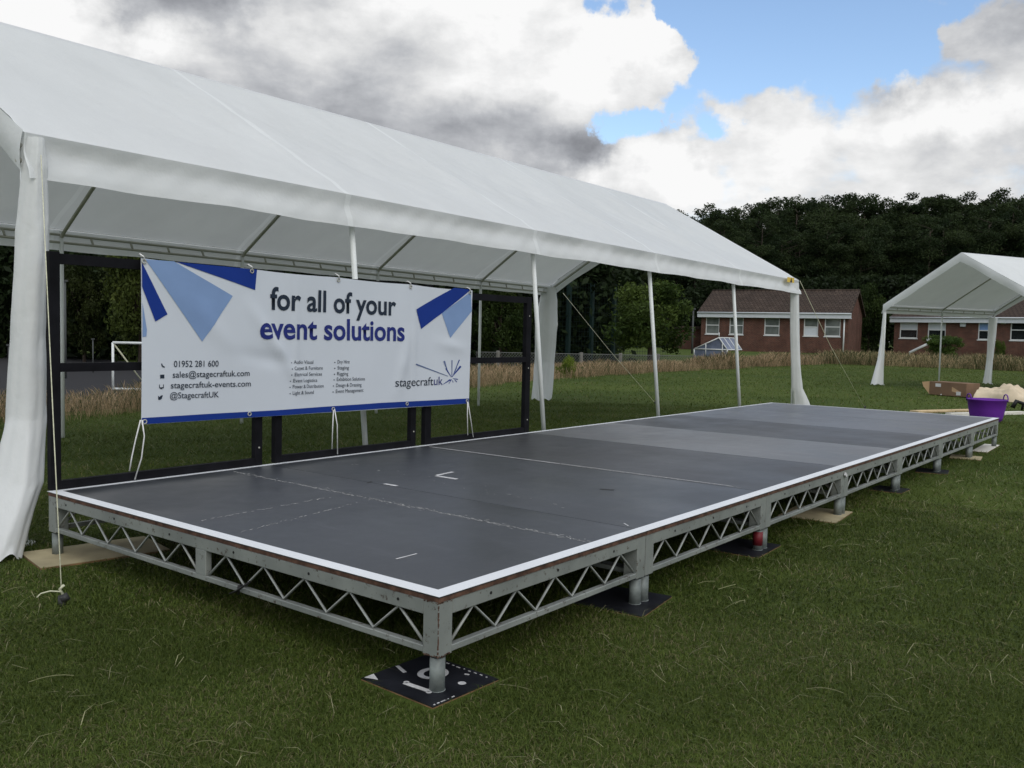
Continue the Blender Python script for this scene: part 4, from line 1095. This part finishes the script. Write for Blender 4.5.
# small greenhouse
a = deep(694, 357, 54); b = deep(727, 357, 53); a.z = b.z = -.1; d = b-a; W_ = d.length; rz = math.atan2(d.y, d.x)
gh = thing('greenhouse', 'small white framed greenhouse with glass roof in front of the brick building', 'greenhouse', a, rz)
hw, hr, dp = .42, 1.12, 1.3; xr = W_*.74
P_ = {'a': (0, 0, hw), 'b': (W_, 0, hw), 'r': (xr, 0, hr), 'a2': (0+.5, dp, hw), 'b2': (W_+.5, dp, hw), 'r2': (xr+.5, dp, hr)}
mb = MB()
for s, e in (('a', 'r'), ('r', 'b'), ('a2', 'r2'), ('r2', 'b2'), ('a', 'b'), ('a', 'a2'), ('b', 'b2'), ('r', 'r2')): mb.tube([P_[s], P_[e]], .035, 6)
for t_ in (.33, .66): mb.tube([Vector(P_['a']).lerp(Vector(P_['a2']), t_), Vector(P_['r']).lerp(Vector(P_['r2']), t_)], .025, 6); mb.tube([Vector(P_['b']).lerp(Vector(P_['b2']), t_), Vector(P_['r']).lerp(Vector(P_['r2']), t_)], .025, 6)
for x in (0, W_): mb.tube([(x, 0, 0), (x, 0, hw)], .035, 6)
for x in (W_*.35, W_*.85): mb.tube([(x, 0, 0), (x, 0, np.interp(x, [0, xr, W_], [hw, hr, hw]))], .03, 6)
mb.tube([P_['r'], (xr, 0, hr+.3)], .03, 6)
mb.build('white_frame', M['upvc'], gh, local=True)
mb = MB(); mb.add([(0, .02, hw), (W_, .02, hw), (xr, .02, hr)], [(0, 1, 2)]); mb.box((0.02, .02, 0), (W_-.02, .03, hw-.01))
mb.add([P_['a'], P_['r'], P_['r2'], P_['a2']], [(0, 1, 2, 3)]); mb.add([P_['r'], P_['b'], P_['b2'], P_['r2']], [(0, 1, 2, 3)]); mb.build('glazing', M['glass_gh'], gh, local=True)

# ---------------------------------------------------------------- fences, goal, poles
M['link'] = mat('galvanised_wire', (.15, .155, .15), .6, .2); M['concrete'] = mat('concrete_post', (.16, .155, .14), .9, var=.2, scale=8)
M['greenpaint'] = mat('dark_green_paint', (.005, .018, .016), .6)
def chainlink(pl, pr, d0, d1, top0, top1, base, label):
    a = deep(pl, top0, d0); b = deep(pr, top1, d1)
    t = thing('chain_link_fence', label, 'fence', (a.x, a.y, base))
    L_ = (b-a).xy.length; mb = MB(); dx = (b-a)/L_
    h = .75; s = .11
    n = int(L_/s)
    tri = []
    for i in range(-int(h/s), n+1):
        for sg in (1, -1):
            # diagonal wires
            u0, u1 = i*s, i*s+h
            z0, z1 = (-h, 0) if sg > 0 else (0, -h)
            if u0 < 0: z0 += sg*(-u0)*1; u0_ = 0
            else: u0_ = u0
            if u1 > L_: z1 -= sg*(u1-L_); u1_ = L_
            else: u1_ = u1
            if u1_ <= u0_: continue
            p_, q_ = a+dx*u0_+Vector((0, 0, z0)), a+dx*u1_+Vector((0, 0, z1))
            mb.tube([p_, q_], .006, 3, caps=False)
    mb.tube([a, b], .012, 6); mb.build('wire_mesh', M['link'], t)
    k = 6
    for i in range(k):
        p_ = a.lerp(b, (i+.5)/k); mb = MB(); mb.box((p_.x-.05, p_.y-.05, base), (p_.x+.05, p_.y+.05, p_.z+.06)); mb.build('post', M['concrete'], t, bevel=.01)
    return t
chainlink(476, 712, 31, 35, 352, 356.5, -.8, 'low chain link fence with concrete posts behind the long dry grass')
# tall green ball-court fence: posts with thin wires
a, b = deep(548, 345, 44), deep(668, 345, 47)
t = thing('court_fence', 'tall dark green mesh fence of the sports court in front of the trees', 'fence', (a.x, a.y, -.8))
for px, dd in ((568, 44.4), (591, 45), (613, 45.6), (650, 46.6)):
    q = deep(px, 345, dd); mb = MB(); mb.box((q.x-.09, q.y-.09, -.8), (q.x+.09, q.y+.09, 3.6)); mb.build('post', M['greenpaint'], t)
mb = MB()
for z in np.arange(-.5, 3.6, .24): mb.tube([(a.x, a.y, z), (b.x, b.y, z)], .008, 3, caps=False)
for i in range(46):
    q = a.lerp(b, i/45); mb.tube([(q.x, q.y, -.7), (q.x, q.y, 3.55)], .008, 3, caps=False)
mb.build('mesh_panel', M['greenpaint'], t)

# five-a-side goal
G0 = deep(113, 389, 25.2); G0.z = -.79; rvec = Vector((CR[0], CR[1], 0)).normalized(); fv = Vector((CF[0], CF[1], 0)).normalized()
gl = thing('goal', 'small white five a side goal on the tarmac court behind the banner', 'goal', G0)
top = deep(113, 342.5, 25.2).z; mb = MB(); G1 = G0+rvec*3.0; bk_ = fv*.95+rvec*.55
for g_ in (G0, G1): mb.tube([g_+Vector((0, 0, .03)), (g_.x, g_.y, top)], .035, 8)
mb.tube([(G0.x, G0.y, top), (G1.x, G1.y, top)], .035, 8); mb.tube([G0+Vector((0, 0, .035)), G1+Vector((0, 0, .035))], .035, 8); mb.build('goal_frame', M['whitepole'], gl)
for g_ in (G0, G1):
    mb = MB(); mb.tube([(g_.x, g_.y, top), g_+bk_+Vector((0, 0, .04))], .022, 8); mb.build('brace', M['rope'], gl)
M['darkpole'] = mat('dull_grey_post', (.07, .075, .075), .8)
def pole(px, y0, y1, depth, r, label, base):
    a = deep(px, y1, depth); mb = MB(); mb.tube([(a.x, a.y, base), (a.x, a.y, deep(px, y0, depth).z)], r, 8, r*.8); mb.obox((a.x, a.y, deep(px, y0, depth).z), (r*3.2, r*3.2, r*1.5))
    single(mb, 'fence_pole', M['darkpole'], label, 'pole', (a.x, a.y, base), 'poles by the court')
pole(65.5, 281, 362, 30, .04, 'tall thin grey pole seen inside the left black frame', -.8)
pole(93, 339, 364, 34, .028, 'short thin grey pole left of the small goal', -.8)
pole(9, 345, 366, 34, .04, 'short thin pole at the left edge beyond the marquee', -.8)
pole(692, 309, 352, 60, .07, 'thin pale lamp post left of the greenhouse', -.2)

# ---------------------------------------------------------------- trees
def leaf_cards(centers, radii, per, size, cols, flat=.8, shell=.55, rng=RNG, droop=0.0):
    P, C, S = [], [], []
    for c_, r_, cc in zip(centers, radii, cols):
        n = int(per*(r_/np.mean(radii))**1.5); d = rng.normal(size=(n, 3)); d /= np.linalg.norm(d, axis=1)[:, None]
        rr = r_*(shell+(1-shell)*rng.random((n, 1)))**1
        p_ = c_+d*rr*np.array([1, 1, flat])*(1+.18*rng.normal(size=(n, 1)))
        P.append(p_); C.append(cc*rng.uniform(.65, 1.35, (n, 1))); S.append(np.full(n, size)*rng.uniform(.6, 1.4, n))
    P, C, S = np.concatenate(P), np.concatenate(C), np.concatenate(S); n = len(P)
    u = rng.normal(size=(n, 3)); u /= np.linalg.norm(u, axis=1)[:, None]; w_ = np.cross(u, rng.normal(size=(n, 3))); w_ /= np.linalg.norm(w_, axis=1)[:, None]
    u = u*S[:, None]; w_ = w_*S[:, None]*.42
    V_ = np.stack([P-u, P+w_, P+u, P-w_], 1).reshape(-1, 3); k = np.arange(n)*4
    return V_, np.stack([k, k+1, k+2, k+3], -1), np.repeat(C, 4, 0)
def make_tree(name, label, kind, h, loc, seed, group):
    rng = np.random.default_rng(seed)
    t = thing(name, label, 'tree', loc, 0, group)
    cen, rad, cols = [], [], []; mb = MB()
    if kind == 'pine':
        mb.tube([(0, 0, -.3), (.1, .05, h*.45), (0, .1, h*.9)], .13, 9, .04)
        for i in range(66):
            z = h*(.10+.88*(i+rng.random())/66); f = z/h; R_ = h*.185*(1-((f-.5)/.62)**2)**.5*rng.uniform(.75, 1.15) if abs(f-.5) < .6 else .5
            a_ = rng.uniform(0, 2*math.pi); q = rng.uniform(.5, 1.0)*R_; c_ = np.array([q*math.cos(a_), q*math.sin(a_), z]); cen.append(c_); rad.append(rng.uniform(.65, 1.25)*(.7 if f > .85 else 1)*h/17)
            g_ = rng.random(); cols.append(np.array([.016, .029, .011])*(1-g_)+np.array([.040, .058, .021])*g_)
            if i % 2 == 0: mb.tube([(0, 0, z-.9), tuple(c_)], .04, 5, .015)
        per, size, flat = 290, .135, .74
    elif kind == 'broad':
        mb.tube([(0, 0, -.3), (.05, 0, h*.35), (0, 0, h*.6)], .03*h, 9, .012*h)
        for i in range(44):
            d = rng.normal(size=3); d /= np.linalg.norm(d); q = rng.uniform(.45, 1.18)
            c_ = np.array([d[0]*h*.36*q, d[1]*h*.36*q, h*.56+d[2]*h*.40*q]); 
            if c_[2] < .1*h: c_[2] = .12*h
            cen.append(c_); rad.append(rng.uniform(.09, .16)*h); g_ = rng.random(); cols.append(np.array([.042, .068, .016])*(1-g_)+np.array([.105, .140, .034])*g_)
            if i % 3 == 0: mb.tube([(0, 0, h*.3), tuple(c_)], .012*h, 5, .003*h)
        per, size, flat = 230, .022*h, .85
    V_, Q_, C_ = leaf_cards(cen, rad, per, size, cols, flat, rng=rng)
    mb.build('trunk', M['bark'], t, local=True)
    np_mesh('crown', V_, [Q_], M['leaf'], C_, parent=t)
    return t
def copy_tree(t, loc, rz, s, label, group):
    r_ = t.copy(); COL.objects.link(r_); r_.location = loc; r_.rotation_euler = (0, 0, rz); r_.scale = s; r_['label'] = label; r_['group'] = group
    for ch in t.children:
        c_ = ch.copy(); COL.objects.link(c_); c_.parent = r_
    return r_
# the pine wood
PX = 17.0
skyl = [(560, 222), (640, 216), (700, 212), (716, 208), (736, 212), (752, 205), (770, 201), (790, 202), (810, 200), (830, 198), (850, 197), (866, 206), (880, 200), (900, 203), (925, 195), (950, 196), (966, 199), (990, 198), (1010, 194), (1040, 196), (1100, 200), (1200, 205)]
sx = [p_[0] for p_ in skyl]; sy = [p_[1] for p_ in skyl]
protos = []
def place_pine(px, depth, topy, label, base=-.3):
    q = deep(px, 345, depth); zt = deep(px, topy, depth).z; hgt = zt-base
    s = hgt/PX; j = random.uniform(.92, 1.12)
    if len(protos) < 5:
        t = make_tree('pine_tree', label, 'pine', PX, (q.x, q.y, base), 100+len(protos), 'pines of the wood'); t.scale = (s*j, s*j, s); protos.append(t)
    else:
        copy_tree(random.choice(protos), (q.x, q.y, base), random.uniform(0, 6.28), (s*j*1.1, s*j*1.1, s), label, 'pines of the wood')
def wood_label(px, row):
    if px < 560: a = 'seen under the long marquee'
    elif px < 700: a = 'behind the green court fence'
    elif px < 860: a = 'behind the first brick building'
    elif px < 1030: a = 'behind the small marquee'
    else: a = 'beyond the right edge'
    return {0: 'dark pine in the front row of the wood ', 1: 'tall dark pine on the skyline of the wood ', 2: 'dark pine deep in the wood '}[row]+a
px = 560
while px < 1130:
    place_pine(px+random.uniform(-4, 4), random.uniform(103, 110), np.interp(px, sx, sy)+random.uniform(-4, 5), wood_label(px, 1)); px += random.uniform(11, 16)
px = 550
while px < 1130:
    place_pine(px+random.uniform(-6, 6), random.uniform(94, 99), np.interp(px, sx, sy)+random.uniform(10, 34), wood_label(px, 0)); px += random.uniform(17, 24)
px = 550
while px < 1130:
    place_pine(px+random.uniform(-6, 6), random.uniform(118, 124), np.interp(px, sx, sy)+random.uniform(1, 7), wood_label(px, 2)); px += random.uniform(17, 24)
# nearer trees on the left, behind the court
px = -60
while px < 560:
    dd = random.uniform(46, 54); place_pine(px, dd, random.uniform(195, 215), wood_label(px, 0), -.8); px += random.uniform(26, 38)
px = -60
while px < 560:
    dd = random.uniform(60, 68); place_pine(px, dd, random.uniform(190, 205), wood_label(px, 2), -.8); px += random.uniform(28, 40)

def bush(name, px, depth, topy, width_px, label, seed, base, tint=None, group=None, cat='tree'):
    q = deep(px, 345, depth); zt = deep(px, topy, depth).z; h = zt-base
    t = make_tree(name, label, 'broad', 4.0, (q.x, q.y, base), seed, group); t['category'] = cat
    sxy = width_px/F*depth/(4.0*.98); t.scale = (sxy, sxy, h/4.0)
    if tint:
        cr_ = [c_ for c_ in t.children if 'crown' in c_.name][0]; a_ = cr_.data.color_attributes['tint']; n = len(cr_.data.vertices)
        b_ = np.empty(n*4, np.float32); a_.data.foreach_get('color', b_); b_ = b_.reshape(-1, 4); b_[:, :3] *= np.array(tint); a_.data.foreach_set('color', b_.ravel())
    return t
bush('leafy_tree', 650, 40, 278, 100, 'mid green bushy tree left of the first brick building', 11, -.5, (.72, .78, .7))
bush('leafy_tree', 614, 50, 298, 50, 'darker bushy tree behind the tall green court fence', 12, -.6, (.45, .5, .45))
bush('leafy_tree', 140, 38, 236, 82, 'yellow green leafy tree seen at the left end of the banner', 13, -.8, (.72, .68, .6))
bush('leafy_tree', 84, 43, 262, 60, 'dark leafy tree inside the left black frame', 14, -.8, (.28, .28, .28))
bush('leafy_tree', 868, 82, 284, 44, 'dark bushy tree between the two brick buildings', 15, -.2, (.36, .42, .4))
bush('leafy_tree', 500, 42, 280, 70, 'dark green tree seen through the right black frame', 16, -.8, (.4, .45, .4))
bush('leafy_tree', 580, 52, 280, 70, 'dark green tree beyond the far back corner of the long marquee', 17, -.8, (.42, .48, .45))
bush('shrub', 567, 22, 356, 26, 'small yellow green shrub in front of the chain link fence', 18, -.7, (1.5, 1.5, .9), cat='shrub')
bush('shrub', 942, 60, 335, 44, 'wide green shrub growing against the wall of the second brick building', 19, -.3, (.8, .95, .8), cat='shrub')
bush('shrub', 999, 55, 340, 13, 'small rounded conifer shrub beside the curtain leg of the small marquee', 20, -.3, (.8, .9, .6), cat='shrub')
# dense undergrowth closing the foot of the wood
def hedge(pts, hmin, hmax, n, size, label, tint, name='undergrowth', wd=2.5):
    P, C = [], []
    pts = [Vector(p_) for p_ in pts]; seg = [(pts[i+1]-pts[i]).length for i in range(len(pts)-1)]; tot = sum(seg)
    u = RNG.random(n)*tot; cs = np.cumsum([0]+seg)
    X = np.interp(u, cs, [p_.x for p_ in pts]); Y = np.interp(u, cs, [p_.y for p_ in pts])
    X = X+RNG.normal(0, wd*.5, n); Y = Y+RNG.normal(0, wd*.5, n)
    hh = hmin+(hmax-hmin)*vnoise(u+10, u*0+3, 2.4, 21); Z = hh*RNG.random(n)**.6+gz(X, Y)
    Pn = np.stack([X, Y, Z], -1); S = size*RNG.uniform(.6, 1.4, n)
    uu = RNG.normal(size=(n, 3)); uu /= np.linalg.norm(uu, axis=1)[:, None]; w_ = np.cross(uu, RNG.normal(size=(n, 3))); w_ /= np.linalg.norm(w_, axis=1)[:, None]
    uu *= S[:, None]; w_ *= S[:, None]*.5
    V_ = np.stack([Pn-uu, Pn+w_, Pn+uu, Pn-w_], 1).reshape(-1, 3); k = np.arange(n)*4
    c_ = np.array(tint)*RNG.uniform(.5, 1.5, (n, 1))
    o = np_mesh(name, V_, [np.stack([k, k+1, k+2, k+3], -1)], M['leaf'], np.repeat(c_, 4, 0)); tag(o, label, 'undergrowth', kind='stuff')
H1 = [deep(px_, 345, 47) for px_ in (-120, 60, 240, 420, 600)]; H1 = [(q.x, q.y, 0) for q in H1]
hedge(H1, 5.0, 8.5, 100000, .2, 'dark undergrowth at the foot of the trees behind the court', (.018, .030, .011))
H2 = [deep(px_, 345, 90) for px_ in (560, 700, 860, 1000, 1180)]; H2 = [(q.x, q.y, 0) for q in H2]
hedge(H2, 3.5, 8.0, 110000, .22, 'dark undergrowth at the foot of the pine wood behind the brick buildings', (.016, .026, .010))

# small pale daisies and litter in the field
# ---------------------------------------------------------------- render settings
vs_ = scene.view_settings; vs_.view_transform = 'Standard'; vs_.look = 'None'; vs_.gamma = 1; vs_.exposure = .22; vs_.use_curve_mapping = False
scene.cycles.max_bounces = 6; scene.cycles.diffuse_bounces = 3; scene.cycles.transparent_max_bounces = 6
scene.cycles.caustics_reflective = False; scene.cycles.caustics_refractive = False
scene.cycles.use_denoising = True
